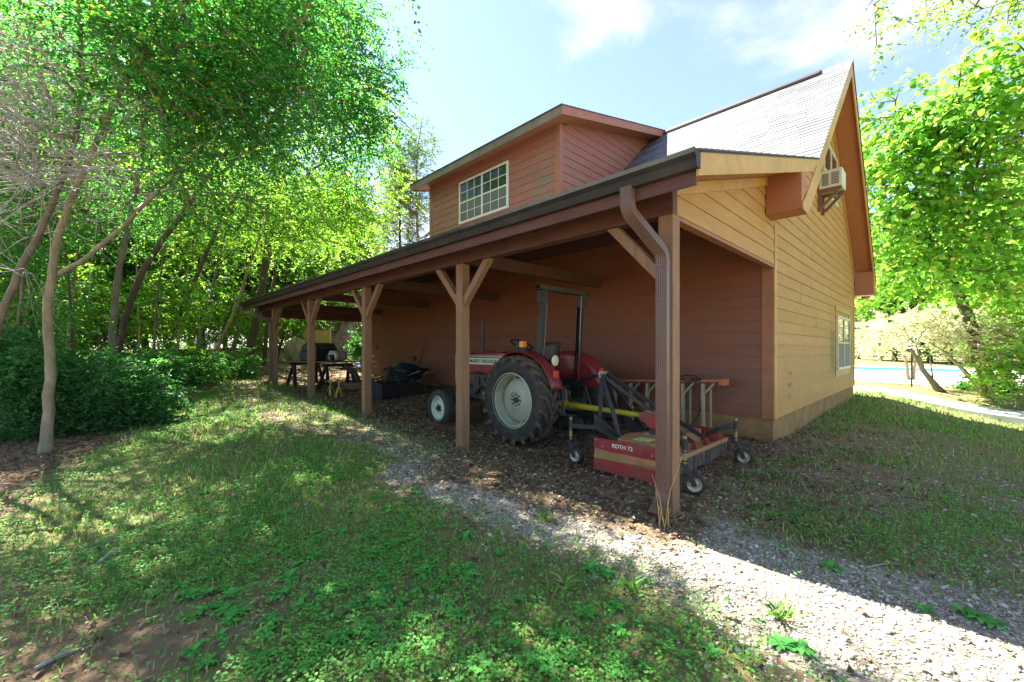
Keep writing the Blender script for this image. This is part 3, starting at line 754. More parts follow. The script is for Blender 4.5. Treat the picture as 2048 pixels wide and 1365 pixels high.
    MB().prism_y([(X1 - .02, 3.05), (FX - .02, 3.05), (FX - .02, FZ - .2), (X1 - .02, 3.72)], YO0 + .0005, -.027).build('eave_return', M['soffit'], B)
    MB().box(FX - .012, FX + .012, YO0 - .004, YO1, FZ - .42, FZ - .02).build('fascia', M['fascia'], B)
    # ---- porch: infill panel, posts, braces, beam, rafters, eave
    pl = lambda z: (max(.075, EX + (z + .15 - EZ) * (KX - EX) / (KZ - EZ)), X0 + .02)
    MB().prism_y([(.075, 2.755), (X0, 2.755), (X0, 3.95), (.075, 3.0)], .004, .05).build('porch_end_core', M['siding'], B)
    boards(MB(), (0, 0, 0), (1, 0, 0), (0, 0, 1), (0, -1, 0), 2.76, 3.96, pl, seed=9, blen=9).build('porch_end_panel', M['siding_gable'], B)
    MB().box(.075, X0 - .024, -.02, .07, 2.715, 2.752).build('panel_bottom_board', M['trim_low'], B, bevel=.003)
    dz = (KZ - EZ) / (KX - EX)
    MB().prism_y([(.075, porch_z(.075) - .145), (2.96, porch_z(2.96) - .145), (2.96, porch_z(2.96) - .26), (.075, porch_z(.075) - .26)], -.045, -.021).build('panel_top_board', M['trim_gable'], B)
    for i in range(5):
        y = 3.05 * i; z0 = float(g(0, y)) - .12
        p = MB().box(-.07, .07, y - .07, y + .07, z0, 2.718).build('porch_post', M['post'], B, bevel=.005)
        if i == 0: p['label'] = 'near corner post carrying the downspout'
        for s in (-1, 1):
            if (i == 0 and s < 0) or (i == 4 and s > 0): continue
            ya, yb = y + s * .06, y + s * .50
            MB().prism_x([(ya, 2.10), (ya, 2.24), (yb - s * .0, 2.715), (yb + s * .13, 2.715)], -.045, .045).build('knee_brace', M['post'], p, bevel=.003)
    m = MB()
    for a, b in ((-.068, 3.06), (3.066, 9.14), (9.146, YE + .2)):
        m.box(-.069, -.004, a, b, 2.72, 2.965); m.box(.004, .069, a + .02, b - .02, 2.721, 2.962)
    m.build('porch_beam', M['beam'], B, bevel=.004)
    y = .35
    while y < 13.9:
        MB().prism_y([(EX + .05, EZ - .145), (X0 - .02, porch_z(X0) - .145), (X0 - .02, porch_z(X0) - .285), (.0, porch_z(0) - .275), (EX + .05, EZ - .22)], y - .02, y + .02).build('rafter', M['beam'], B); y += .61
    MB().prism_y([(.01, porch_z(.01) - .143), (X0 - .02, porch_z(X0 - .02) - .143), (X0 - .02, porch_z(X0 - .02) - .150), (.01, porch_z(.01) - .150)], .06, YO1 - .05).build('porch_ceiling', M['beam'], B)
    MB().box(X0 - .07, X0 - .025, .16, YE - .1, 3.55, 3.80).build('ledger', M['beam'], B)
    for y in (3.05, 6.1, 9.15, 12.2): MB().box(.075, X0 - .026, y - .045, y + .045, 2.74, 2.93).build('tie_beam', M['beam'], B, bevel=.004)
    MB().box(.02, X0 - .03, YE + .03, YE + .10, 2.55, 3.02).build('far_end_beam', M['beam'], B)
    MB().box(EX + .0, EX + .02, YO0 + .03, YO1 - .03, EZ - .25, EZ - .012).build('eave_fascia', M['beam'], B)
    MB().prism_y([(EX - .075, EZ - .012), (EX - .070, EZ - .012), (EX - .03, EZ + .022), (EX - .03, EZ + .028)], YO0, YO1).build('eave_highlight', M['white'], B)  # added white strip, tilted to imitate the sunlit line above the gutter
    # gutter: an open K-shaped trough
    out = [(EX + .002, EZ - .01), (EX - .0, EZ - .145), (EX - .062, EZ - .145), (EX - .085, EZ - .10), (EX - .078, EZ - .075), (EX - .112, EZ - .045), (EX - .112, EZ - .008), (EX - .098, EZ - .008)]
    inn = [(EX - .098, EZ - .014), (EX - .106, EZ - .018), (EX - .106, EZ - .043), (EX - .071, EZ - .074), (EX - .078, EZ - .098), (EX - .058, EZ - .139), (EX - .006, EZ - .139), (EX - .003, EZ - .01)]
    MB().prism_y(out + inn, YO0 - .0, YO1).build('gutter', M['gutter'], B)
    for y in (YO0 - .006, YO1 + .001): MB().prism_y(out, y, y + .005).build('gutter_end_cap', M['gutter'], B)
    # downspouts: ribbed rectangular pipe, two elbows and a kick-out
    hw, hd = .052, .038
    sec = [(-hw, -hd), (hw, -hd), (hw, hd)]
    nr = 5
    for k in range(nr):
        c = hw - (k + .5) * 2 * hw / nr; sec += [(c + .007, hd), (c + .0045, hd - .006), (c - .0045, hd - .006), (c - .007, hd)]
    sec += [(-hw, hd)]
    def bend(pts, r=.07, n=7):
        res = [Vector(pts[0])]
        for a, b, c in zip(pts[:-2], pts[1:-1], pts[2:]):
            a, b, c = Vector(a), Vector(b), Vector(c); d0 = (a - b).normalized(); d1 = (c - b).normalized()
            for k in range(n + 1):
                t = k / n; p, q = b + d0 * r, b + d1 * r
                res.append(p * (1 - t) ** 2 + b * 2 * t * (1 - t) + q * t * t)
        return res + [Vector(pts[-1])]
    def spout(y_top, y_bot, zg, side):
        xf = -.07 - hd - .008
        up = (0, 0, 1)
        path = bend([(EX - .045, y_top, EZ - .13), (EX - .045, y_top, 2.70), (xf, y_bot, 2.36), (xf, y_bot, zg + .17), (xf - .16, y_bot, zg + .06)])
        mb = MB(); n = len(sec); b0 = 0
        for i, p in enumerate(path):
            d = (path[min(i + 1, len(path) - 1)] - path[max(i - 1, 0)]).normalized()
            r = Vector((0, 1, 0)); u = d.cross(r); 
            if u.length < .01: u = Vector((1, 0, 0))
            u.normalize()
            if u.x > 0: u = -u
            r = (r - d * r.dot(d)).normalized()
            for a, b in sec: mb.v.append(tuple(p + r * a + u * b))
        for i in range(len(path) - 1):
            for j in range(n): mb.f.append((i * n + j, i * n + (j + 1) % n, (i + 1) * n + (j + 1) % n, (i + 1) * n + j))
        mb.f.append(tuple(range(n))[::-1])
        o = mb.build('downspout', M['downspout'], B)
        m = MB(); z = zg + .33
        for zz in (zg + .34, 1.95, 2.25): m.box(xf - hd - .003, xf + hd, y_bot - hw - .003, y_bot + hw + .003, zz, zz + .012)
        m.build('strap', M['downspout'], o)
        # crimped folds of the elbows
        m = MB()
        for k, p in enumerate(path):
            if 1 < k < len(path) - 1:
                pass
        return o
    spout(.15, .0, float(g(-.12, 0)), 1)
    spout(13.95, 12.2, float(g(-.12, 12.2)), 1)
    # ---- dormer
    D0, D1, DZ = 4.08, 9.12, 6.50
    def shed_z(x): return 6.52 + .25 * (x - 3.05)
    m = MB()
    m.box(X0 + .012, X0 + .1, D0 + .012, D1 - .012, 3.8, DZ - .03)
    for y0, y1 in ((D0 + .012, D0 + .1), (D1 - .1, D1 - .012)):
        m.prism_y([(X0 + .1, 4.0), (X0 + .1, shed_z(X0) - .15), (RX - .1, shed_z(RX - .1) - .15), (RX - .1, steep_z(RX - .1) - .1)], y0, y1)
    m.build('dormer_core', M['siding_dormer'], B)
    boards(MB(), (X0, 0, 0), (0, 1, 0), (0, 0, 1), (-1, 0, 0), 4.12, DZ - .03, lambda z: (D0 + .1, D1 - .1), seed=21).build('dormer_front', M['siding_dormer'], B)
    def dl(z):
        a = X0; b = KX + (z + .02 - KZ) * (RX - KX) / (RZ - KZ)
        a2 = 3.05 + (z + .16 - 6.52) / .25
        return (max(a, a2), max(max(a, a2), min(b, RX)))
    boards(MB(), (0, D0, 0), (1, 0, 0), (0, 0, 1), (0, -1, 0), 4.12, 7.4, dl, seed=22, blen=9).build('dormer_side', M['siding_dormer'], B)
    boards(MB(), (0, D1, 0), (1, 0, 0), (0, 0, 1), (0, 1, 0), 4.12, 7.4, dl, seed=23).build('dormer_side', M['siding_dormer'], B)
    m = MB()
    for y0, y1 in ((D0 - .022, D0 + .10), (D1 - .10, D1 + .022)): m.box(X0 - .022, X0 - .001, y0, y1, 4.15, DZ - .03)
    m.box(X0, X0 + .1, D0 - .022, D0 - .001, 4.15, shed_z(X0) - .17)
    m.build('dormer_corner_board', M['trim'], B)
    ya, yb = 3.66, 9.56
    MB().prism_y([(3.03, shed_z(3.03) - .02), (RX, shed_z(RX) - .02), (RX, shed_z(RX) - .16), (3.03, shed_z(3.03) - .16)], ya + .02, yb - .02).build('dormer_roof_deck', M['soffit'], B)
    m = MB(); m.box(3.005, 3.028, ya, yb, shed_z(3.02) - .20, shed_z(3.02) - .005); m.build('dormer_fascia', M['fascia'], B)
    for y in (ya, yb - .019):
        MB().prism_y([(3.029, shed_z(3.03) - .005), (RX - .02, shed_z(RX - .02) - .005), (RX - .02, shed_z(RX - .02) - .19), (3.029, shed_z(3.03) - .19)], y, y + .019).build('dormer_rake_board', M['trim'], B)
    L_ = math.hypot(RX - 2.98, .25 * (RX - 2.98)); d = np.array([1, 0, .25]) / math.hypot(1, .25); nn = np.array([-d[2], 0, d[0]])
    boards(MB(), (2.98, 0, shed_z(2.98)), (0, 1, 0), d, nn, 0, L_ - .02, lambda v: (ya - .02, yb + .02), e=.142, t=.011, blen=.33, seed=31, gap=.002, zthin=.001).build('dormer_shingles', M['shingle'], B)
    # ---- windows
    def window(name, o, U, N_, w, h, units, fr=.055, proud=.045, upper=M['glass'], lower=M['glass'], muntin=(0, 0), matf=M['white'], meet=.5, mrow=2):
        o = np.array(o, float); U = np.array(U, float); N_ = np.array(N_, float); Z = np.array([0, 0, 1.])
        def slab(mb, u0, u1, z0, z1, n0, n1):
            vs = [o + U * u + Z * z + N_ * n for n in (n0, n1) for u, z in ((u0, z0), (u1, z0), (u1, z1), (u0, z1))]
            mb.add(vs, [(3, 2, 1, 0), (4, 5, 6, 7), (0, 1, 5, 4), (1, 2, 6, 5), (2, 3, 7, 6), (3, 0, 4, 7)])
        f = MB(); up_, lo_ = MB(), MB()
        slab(f, 0, w, 0, fr, .0, proud + .012); slab(f, 0, w, h - fr, h, 0, proud); slab(f, 0, fr, fr, h - fr, 0, proud); slab(f, w - fr, w, fr, h - fr, 0, proud)
        uw = (w - fr) / units
        for k in range(units):
            a = fr + k * uw; b = a + uw - fr
            if k: slab(f, a - fr, a, fr, h - fr, 0, proud)
            zm = fr + (h - 2 * fr) * meet
            slab(f, a, b, zm - .02, zm + .02, 0, proud - .008)
            slab(lo_, a, b, fr, zm - .02, .02, .026); slab(up_, a, b, zm + .02, h - fr, .022, .028)
            if muntin[0]:
                for q in range(1, muntin[0]): u = a + (b - a) * q / muntin[0]; slab(f, u - .009, u + .009, zm + .02, h - fr, .024, .034); slab(f, u - .009, u + .009, fr, zm - .02, .016, .0285)
                for q in range(1, mrow):
                    for z0, z1, n1 in ((zm + .02, h - fr, .0335), (fr, zm - .02, .028)): z = z0 + (z1 - z0) * q / mrow; slab(f, a, b, z - .009, z + .009, .02, n1)
        r = f.build(name, matf, B)
        up_.build('upper_pane', upper, r); lo_.build('lower_pane', lower, r)
        return r
    window('dormer_window', (X0 - .005, 7.63, 4.98), (0, -1, 0), (-1, 0, 0), 1.97, 1.16, 2, lower=M['screen'], muntin=(3, 2))
    window('gable_window', (7.12, -.008, 4.86), (1, 0, 0), (0, -1, 0), 1.65, 1.12, 2, meet=.42, matf=M['ac'])
    window('ground_window', (8.8, -.008, 1.02), (1, 0, 0), (0, -1, 0), 1.95, 1.30, 2, lower=M['screen'], matf=M['ac'])
    m = MB()
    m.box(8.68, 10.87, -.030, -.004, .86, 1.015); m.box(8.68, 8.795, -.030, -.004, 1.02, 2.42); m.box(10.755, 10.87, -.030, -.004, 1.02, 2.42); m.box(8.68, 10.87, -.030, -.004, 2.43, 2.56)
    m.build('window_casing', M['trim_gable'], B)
    MB().box(3.4 - .0 + .028, X0 - .003 + .0, 5.4, 7.9, 6.16, 6.30).build('window_head_board', M['siding_dormer'], B)
build_barn()

# things fixed to the gable
ac = empty('window_air_conditioner', (7.0, -.25, 4.85), label='white window air conditioner on brown wood brackets high on the gable', cat='air conditioner')
def build_ac():
    x0, x1, y0, y1, z0, z1 = -.40, .06, -.16, .22, -.13, .22
    MB().box(x0, x1, y0, y1, z0, z1).build('casing', M['ac'], ac, bevel=.012)
    m = MB()
    for a, b in ((y0 + .05, y0 + .175), (y0 + .215, y1 - .06)):
        for k in range(8): z = z0 + .05 + k * .03; m.box(x0 - .006, x0 + .001, a, b, z, z + .018)
    m.build('side_grille', M['grille'], ac)
    MB().box(x0 + .05, x1 - .05, y0 - .004, y0 + .002, z0 + .06, z1 - .06).build('front_panel', M['ac'], ac, bevel=.003)
    for x in (x0 + .04, x1 - .06):
        b = MB(); b.box(x, x + .05, y0 + .02, .24, z0 - .065, z0 - .004); b.box(x, x + .05, .185, .235, z0 - .42, z0 - .065)
        b.bar((x + .025, .18, z0 - .36), (x + .025, y0 + .08, z0 - .075), .045, .05); b.build('bracket', M['bracket'], ac)
build_ac()
fl = empty('flood_light', (12.42, -.2, 3.02), label='dark twin flood light hanging under the far right eave', cat='light')
MB().tube([(0, 0, .1), (0, 0, .35)], .02).build('stem', M['black'], fl)
for s in (-1, 1):
    MB().lathe([(0, -.12), (.05, -.11), (.075, -.02), (.08, .06), (.06, .065), (0, .05)], (s * .1, 0, .06), 'y', 14).build('lamp_head', M['black'], fl, smooth=True)
# ------------------------------------------------------------------ tractor (x across, y forward)
def build_tractor():
    gz = float(g(1.6, 2.71)) - .012
    T = empty('tractor', (1.6, 2.81, gz), label='old red tractor with silver wheels and a black roll bar parked under the porch', cat='tractor')
    R, W = .672, .34
    def wheel(side):
        w = empty('rear_wheel', (side * .70, 0, R), parent=T)
        prof = [(.40, -.15), (.47, -.17), (.56, -.172), (.61, -.155), (.632, -.12), (.638, 0), (.632, .12), (.61, .155), (.56, .172), (.47, .17), (.40, .15)]
        MB().lathe(prof, (0, 0, 0), 'x', 56).build('tyre', M['rubber'], w, smooth=True)
        m = MB(); n = 19
        for k in range(n):
            for s in (-1, 1):
                t0 = 2 * PI * (k + (.5 if s > 0 else 0)) / n
                pts = []
                for q in range(5):      # a lug runs from the shoulder to the middle, bending back
                    f = q / 4; h = s * (.182 - .19 * f); t = t0 + .30 * f * f + .10 * f
                    r = .60 if q == 0 else (.638 if q == 1 else .640)
                    pts.append((h, t, r))
                vs = []
                for h, t, r in pts:
                    for dt, dr in ((-.052, -.012), (-.036, .042), (.036, .042), (.052, -.012)):
                        rr = r + dr; vs.append((h, rr * math.cos(t + dt), rr * math.sin(t + dt)))
                fs = [(0, 1, 2, 3), (19, 18, 17, 16)]
                for q in range(4): fs += [(q * 4 + j, q * 4 + (j + 1) % 4, q * 4 + 4 + (j + 1) % 4, q * 4 + 4 + j) for j in range(4)]
                # the end running down the sidewall
                m.add(vs, fs)
                a = [(s * .165, .53, -.02), (s * .180, .60, -.03), (s * .190, .60, .03), (s * .175, .53, .02)]
                m.bar((s * .160, .575 * math.cos(t0 - .02), .575 * math.sin(t0 - .02)), (s * .172, .668 * math.cos(t0), .668 * math.sin(t0)), .06, .03, (1, 0, 0))
        m.build('tyre_lugs', M['lug'], w, bevel=.004)
        o = side
        rim = [(.408, .17 * o), (.425, .165 * o), (.418, .15 * o), (.385, .135 * o), (.37, .06 * o), (.35, .02 * o), (.35, -.05 * o), (.385, -.12 * o), (.42, -.165 * o)]
        MB().lathe(rim, (0, 0, 0), 'x', 48).build('rim', M['silver'], w, smooth=True)
        disc = [(.335, -.005 * o), (.32, .012 * o), (.29, .02 * o), (.20, .065 * o), (.13, .075 * o), (.12, .055 * o), (.0, .055 * o)]
        MB().lathe(disc, (0, 0, 0), 'x', 40).build('wheel_disc', M['silver'], w, smooth=True)
        m = MB()
        m.lathe([(.045, .04 * o), (.045, .085 * o), (.03, .095 * o), (0, .095 * o)], (0, 0, 0), 'x', 14)
        for k in range(8):
            t = 2 * PI * k / 8; m.lathe([(.014, .05 * o), (.014, .076 * o), (0, .076 * o)], (0, .085 * math.cos(t), .085 * math.sin(t)), 'x', 6)
        m.build('hub', M['engine'], w)
        for k in range(6):
            m = MB(); t = 2 * PI * (k + .3) / 6; m.box(.0 * o - .02, .03 * o + .02, .345 * math.cos(t) - .022, .345 * math.cos(t) + .022, .345 * math.sin(t) - .022, .345 * math.sin(t) + .022)
            m.build('rim_lug', M['silver'], w)
        # fender: inner plate + crown
        x_in, x_out = side * .50, side * .74
        m = MB(); Ri = .725
        def edge(t): return (Ri * math.cos(t), Ri * math.sin(t))
        a0, a1 = math.radians(-2 + 168), math.radians(28)
        m.grid(lambda u, v: (x_in, edge(a0 + (a1 - a0) * u)[0] * (.45 + .55 * v), R + .03 + edge(a0 + (a1 - a0) * u)[1] * (.30 + .70 * v) if v < 1 else R + .03 + edge(a0 + (a1 - a0) * u)[1]), 26, 4)
        m.grid(lambda u, v: (x_in + (x_out - x_in) * v, edge(a0 + (a1 - a0) * u)[0] * (1 - .02 * v * v), R + .03 + edge(a0 + (a1 - a0) * u)[1] * (1 - .03 * v * v)), 26, 4)
        fsh = m.build('fender', M['red'], T, smooth=True, solid=.006)
        return fsh
    wheel(-1); wheel(1)
    # axle housings and gearbox
    m = MB()
    m.lathe([(.10, -.62), (.11, -.4), (.17, -.3), (.20, -.18), (.20, .18), (.17, .3), (.11, .4), (.10, .62)], (0, 0, R), 'x', 20)
    for s in (-1, 1):
        for k in range(6): t = 2 * PI * k / 6; m.bar((s * .42, .10 * math.cos(t), R + .10 * math.sin(t)), (s * .26, .17 * math.cos(t), R + .17 * math.sin(t)), .02, .05, (1, 0, 0))
    m.build('rear_axle', M['axle'], T, smooth=True)
    m = MB(); m.box(-.19, .19, -.20, .95, .48, .88); m.box(-.16, .16, .9, 1.5, .52, .85); m.box(-.14, .14, -.26, -.19, .52, .78)
    m.build('transmission', M['engine'], T, bevel=.03)
    m = MB(); m.box(-.17, .17, 1.02, 1.75, .50, .98)
    for k in range(4): m.box(-.20, -.16, 1.08 + k * .16, 1.19 + k * .16, .62, .92)
    m.tube([(-.21, 1.05, .95), (-.25, 1.2, .90), (-.25, 1.5, .72), (-.22, 1.65, .60)], .022, 8).tube([(-.2, 1.0, .55), (-.26, 1.1, .48), (-.24, 1.35, .46), (-.2, 1.45, .6)], .018, 8)
    m.tube([(-.22, .95, .9), (-.28, 1.05, .75), (-.27, 1.1, .55)], .02, 8)
    m.build('engine', M['engine'], T, bevel=.012)
    m = MB()
    m.lathe([(0, .0), (.05, .0), (.055, .02), (.055, .15), (.045, .17), (0, .17)], (-.25, 1.16, .78), 'z', 16)
    m.lathe([(0, .0), (.045, .0), (.05, .02), (.05, .18), (.04, .2), (0, .2)], (-.27, 1.28, .50), 'z', 16)
    m.build('oil_filter', M['engine'], T, smooth=True)
    m = MB()
    m.lathe([(.0555, .04), (.0562, .05), (.0562, .11), (.0555, .12)], (-.25, 1.16, .78), 'z', 16)
    m.lathe([(.0505, .03), (.0512, .04), (.0512, .15), (.0505, .16)], (-.27, 1.28, .50), 'z', 16)
    m.build('filter_label', M['silver2'], T, smooth=True)
    # front frame and axle, front wheels
    m = MB(); m.box(-.15, .15, 1.7, 2.22, .52, .72); m.bar((-.5, 2.0, .46), (.5, 2.0, .46), .09, .10)
    for s in (-1, 1): m.tube([(s * .5, 2.0, .30), (s * .5, 2.0, .62)], .035, 10); m.tube([(s * .5, 2.0, .36), (s * .66, 2.0, .35)], .03, 10); m.bar((s * .5, 1.97, .55), (s * .45, 1.80, .55), .04, .03)
    m.build('front_axle', M['engine'], T, bevel=.006)
    for s in (-1, 1):
        w = empty('front_wheel', (s * .76, 2.0, .352), parent=T)
        pr = [(.21, -.07), (.25, -.088), (.30, -.088), (.33, -.072), (.342, -.06), (.336, -.05), (.348, -.035), (.340, -.022), (.352, -.006), (.352, .006), (.340, .022), (.348, .035), (.336, .05), (.342, .06), (.33, .072), (.30, .088), (.25, .088), (.21, .07)]
        MB().lathe(pr, (0, 0, 0), 'x', 44).build('tyre', M['rubber'], w, smooth=True)
        MB().lathe([(.225, .088 * s), (.235, .08 * s), (.22, .066 * s), (.19, .056 * s), (.175, .02 * s), (.16, .012 * s), (.10, .02 * s), (.075, .035 * s), (0, .035 * s)], (0, 0, 0), 'x', 40).build('rim', M['silver2'], w, smooth=True)
        m = MB(); st = []
        for k in range(10):
            t = 2 * PI * k / 10; r = .085 if k % 2 == 0 else .05; st.append((r * math.cos(t), r * math.sin(t)))
        m.prism_x(st, .03 * s, .052 * s); m.lathe([(.04, .03 * s), (.04, .085 * s), (.025, .10 * s), (0, .10 * s)], (0, 0, 0), 'x', 12)
        m.build('hub', M['engine'], w)
    # hood
    def hood(u, v):
        y = .80 + 1.42 * u; t = 2 * v - 1; hw = .235 - .012 * u
        top = 1.405 - .035 * u
        a = abs(t)
        if a > .45: z = .985 + (top - .055 - .985) * (1 - (a - .45) / .55); x = hw
        else:
            q = a / .45 * PI / 2; x = hw - .075 + .075 * math.sin(q) if a > .30 else hw * a / .33; z = top - .055 * (a / .45) ** 3
        return (math.copysign(min(x, hw), t), y, z)
    m = MB(); m.grid(hood, 10, 24)
    m.build('hood', M['red'], T, smooth=True, solid=.006)
    m = MB(); m.box(-.22, .22, .55, .80, .92, 1.40); m.build('dashboard_cowl', M['red'], T, bevel=.03)
    MB().box(-.243, -.238, .86, 2.2, 1.30, 1.335).build('hood_trim', M['steel'], T)
    MB().box(-.2455, -.2375, .88, 1.98, 1.165, 1.285).build('decal', M['decal'], T, bevel=.001)
    text_obj('decal_lettering', 'MASSEY FERGUSON', M['ink'], T, .088, (-.2462, 1.38, 1.225), (PI / 2, 0, -PI / 2), sx=1.0)
    m = MB(); m.box(-.242, .242, 2.205, 2.235, .80, 1.37)
    m.build('grille_surround', M['silver2'], T, bevel=.008)
    m = MB()
    for k in range(13): m.box(-.2, .2, 2.236, 2.242, .86 + k * .037, .88 + k * .037)
    m.build('grille_bars', M['black'], T)
    m = MB(); m.tube([(.06, 1.75, 1.36), (.06, 1.75, 1.50), (.06, 1.75, 2.02)], [.03, .036, .036], 12); m.build('exhaust_pipe', M['black'], T, smooth=True)
    m = MB(); m.lathe([(0, 0), (.045, 0), (.045, .03), (0, .035)], (-.05, 1.35, 1.40), 'z', 14); m.build('fuel_cap', M['black'], T)
    # seat, steering
    m = MB(); m.box(-.21, .21, -.05, .33, 1.02, 1.10); m.build('seat', M['seat'], T, bevel=.035)
    m = MB(); m.grid(lambda u, v: (-.22 + .44 * u, -.10 - .06 * v + .12 * (2 * u - 1) ** 2, 1.12 + .45 * v - .05 * abs(2 * u - 1) ** 3 * v), 10, 5); m.build('seat_back', M['seat'], T, smooth=True, solid=.04)
    m = MB(); m.box(-.10, .10, -.02, .2, .86, 1.03); m.build('seat_base', M['black'], T)
    m = MB(); C_ = Vector((0, .62, 1.53)); ax = Vector((0, -.45, .9)).normalized(); e1 = Vector((1, 0, 0)); e2 = ax.cross(e1)
    ring = [C_ + e1 * .2 * math.cos(2 * PI * k / 24) + e2 * .2 * math.sin(2 * PI * k / 24) for k in range(25)]
    m.tube(ring, .015, 8)
    for k in range(3): t = 2 * PI * k / 3 + .5; m.bar(C_, C_ + e1 * .2 * math.cos(t) + e2 * .2 * math.sin(t), .02, .01)
    m.tube([C_, C_ - ax * .25], .022, 8); m.build('steering_wheel', M['black'], T, smooth=True)
    # control box by the seat
    m = MB(); m.box(-.46, -.34, -.12, .05, 1.20, 1.40); m.tube([(-.40, -.05, 1.40), (-.40, -.08, 1.52)], .012, 6); m.build('control_box', M['engine'], T, bevel=.01)
    # roll bar: two leaning channel posts and a crossbar
    rb = empty('roll_bar', (0, 0, 0), parent=T)
    for s in (-1, 1):
        m = MB(); a = Vector((s * .53, -.20, .72)); b = Vector((s * .49, -.31, 2.36))
        m.bar(a, b, .012, .10, (0, 1, 0)); m.bar(a + Vector((-s * .03, .044, 0)), b + Vector((-s * .03, .044, 0)), .055, .012, (0, 1, 0)); m.bar(a + Vector((-s * .03, -.044, 0)), b + Vector((-s * .03, -.044, 0)), .055, .012, (0, 1, 0))
        m.build('roll_bar_post', M['black'], rb)
        m = MB(); m.bar(a + Vector((-s * .058, -.047, 0)), b + Vector((-s * .058, -.047, 0)), .010, .012, (0, 1, 0)); m.build('post_edge', M['steel'], rb)
        m = MB(); m.box(s * .49 - .055, s * .49 + .055, -.37, -.235, 2.16, 2.345); m.build('post_sleeve', M['engine'], rb)
        m = MB(); m.box(s * .53 - .07, s * .53 + .02, -.28, -.1, .62, .86); m.build('roll_bar_foot', M['black'], rb)
    m = MB(); m.box(-.62, .62, -.37, -.25, 2.35, 2.362); m.box(-.62, .62, -.37, -.36, 2.362, 2.42); m.box(-.62, .62, -.26, -.25, 2.362, 2.42); m.box(-.62, .62, -.36, -.26, 2.42, 2.428)
    m.build('roll_bar_top', M['engine'], rb, bevel=.003)
    for x, dz in ((-.12, 0), (-.06, .04), (.08, -.03)): MB().tube([(x, .0, .86), (x - .06, -.22, .98 + dz), (x - .02, -.36, .80), (x + .06, -.34, .56 + dz)], .012, 7).build('hydraulic_hose', M['cord'], T, smooth=True)
    MB().tube([(-.45, -.45, 1.12), (-.36, -.38, 1.0), (-.25, -.2, .95)], .006, 5).build('lamp_wire', M['cord'], T)
    MB().tube([(-.2, 1.7, 1.0), (-.24, 1.5, 1.02), (-.22, 1.2, .98)], .015, 7).build('engine_hose', M['cord'], T, smooth=True)
    # lamps
    m = MB(); m.box(-.60, -.50, .02, .10, 1.475, 1.58); m.build('amber_lamp', M['amber'], T, bevel=.012)
    m = MB(); m.box(-.61, -.49, .105, .15, 1.45, 1.585); m.box(-.58, -.52, .0, .12, 1.42, 1.475); m.build('lamp_bracket', M['black'], T, bevel=.006)
    m = MB(); m.lathe([(0, .09), (.05, .08), (.085, .02), (.09, 0), (.085, -.008)], (-.46, -.52, 1.28), 'y', 20); m.tube([(-.46, -.46, 1.2), (-.46, -.46, 1.06)], .012, 6); m.build('work_lamp', M['black'], T, smooth=True)
    m = MB(); m.lathe([(.083, -.006), (.06, -.018), (.03, -.022), (0, -.023)], (-.46, -.52, 1.28), 'y', 20); m.build('work_lamp_lens', M['lens'], T, smooth=True)
    for s in (-1, 1):
        m = MB(); m.box(s * .58 - .05, s * .58 + .05, -.66, -.61, 1.03, 1.14); m.build('tail_lamp', M['tail'], T, bevel=.008)
    m = MB(); m.box(-.06, .06, .0, .04, 0, .0 + .09); 
    # three-point lift
    m = MB()
    for s in (-1, 1):
        m.bar((s * .24, -.10, .92), (s * .30, -.52, .86), .05, .07); m.tube([(s * .30, -.52, .86), (s * .36, -.62, .46)], .018, 8)
        m.bar((s * .26, -.12, .40), (s * .40, -.98, .42), .03, .07)
    m.tube([(0, -.22, .86), (0, -.55, .93), (0, -1.08, 1.10)], .024, 8)
    m.build('lift_arms', M['black'], T)
    return T
build_tractor()

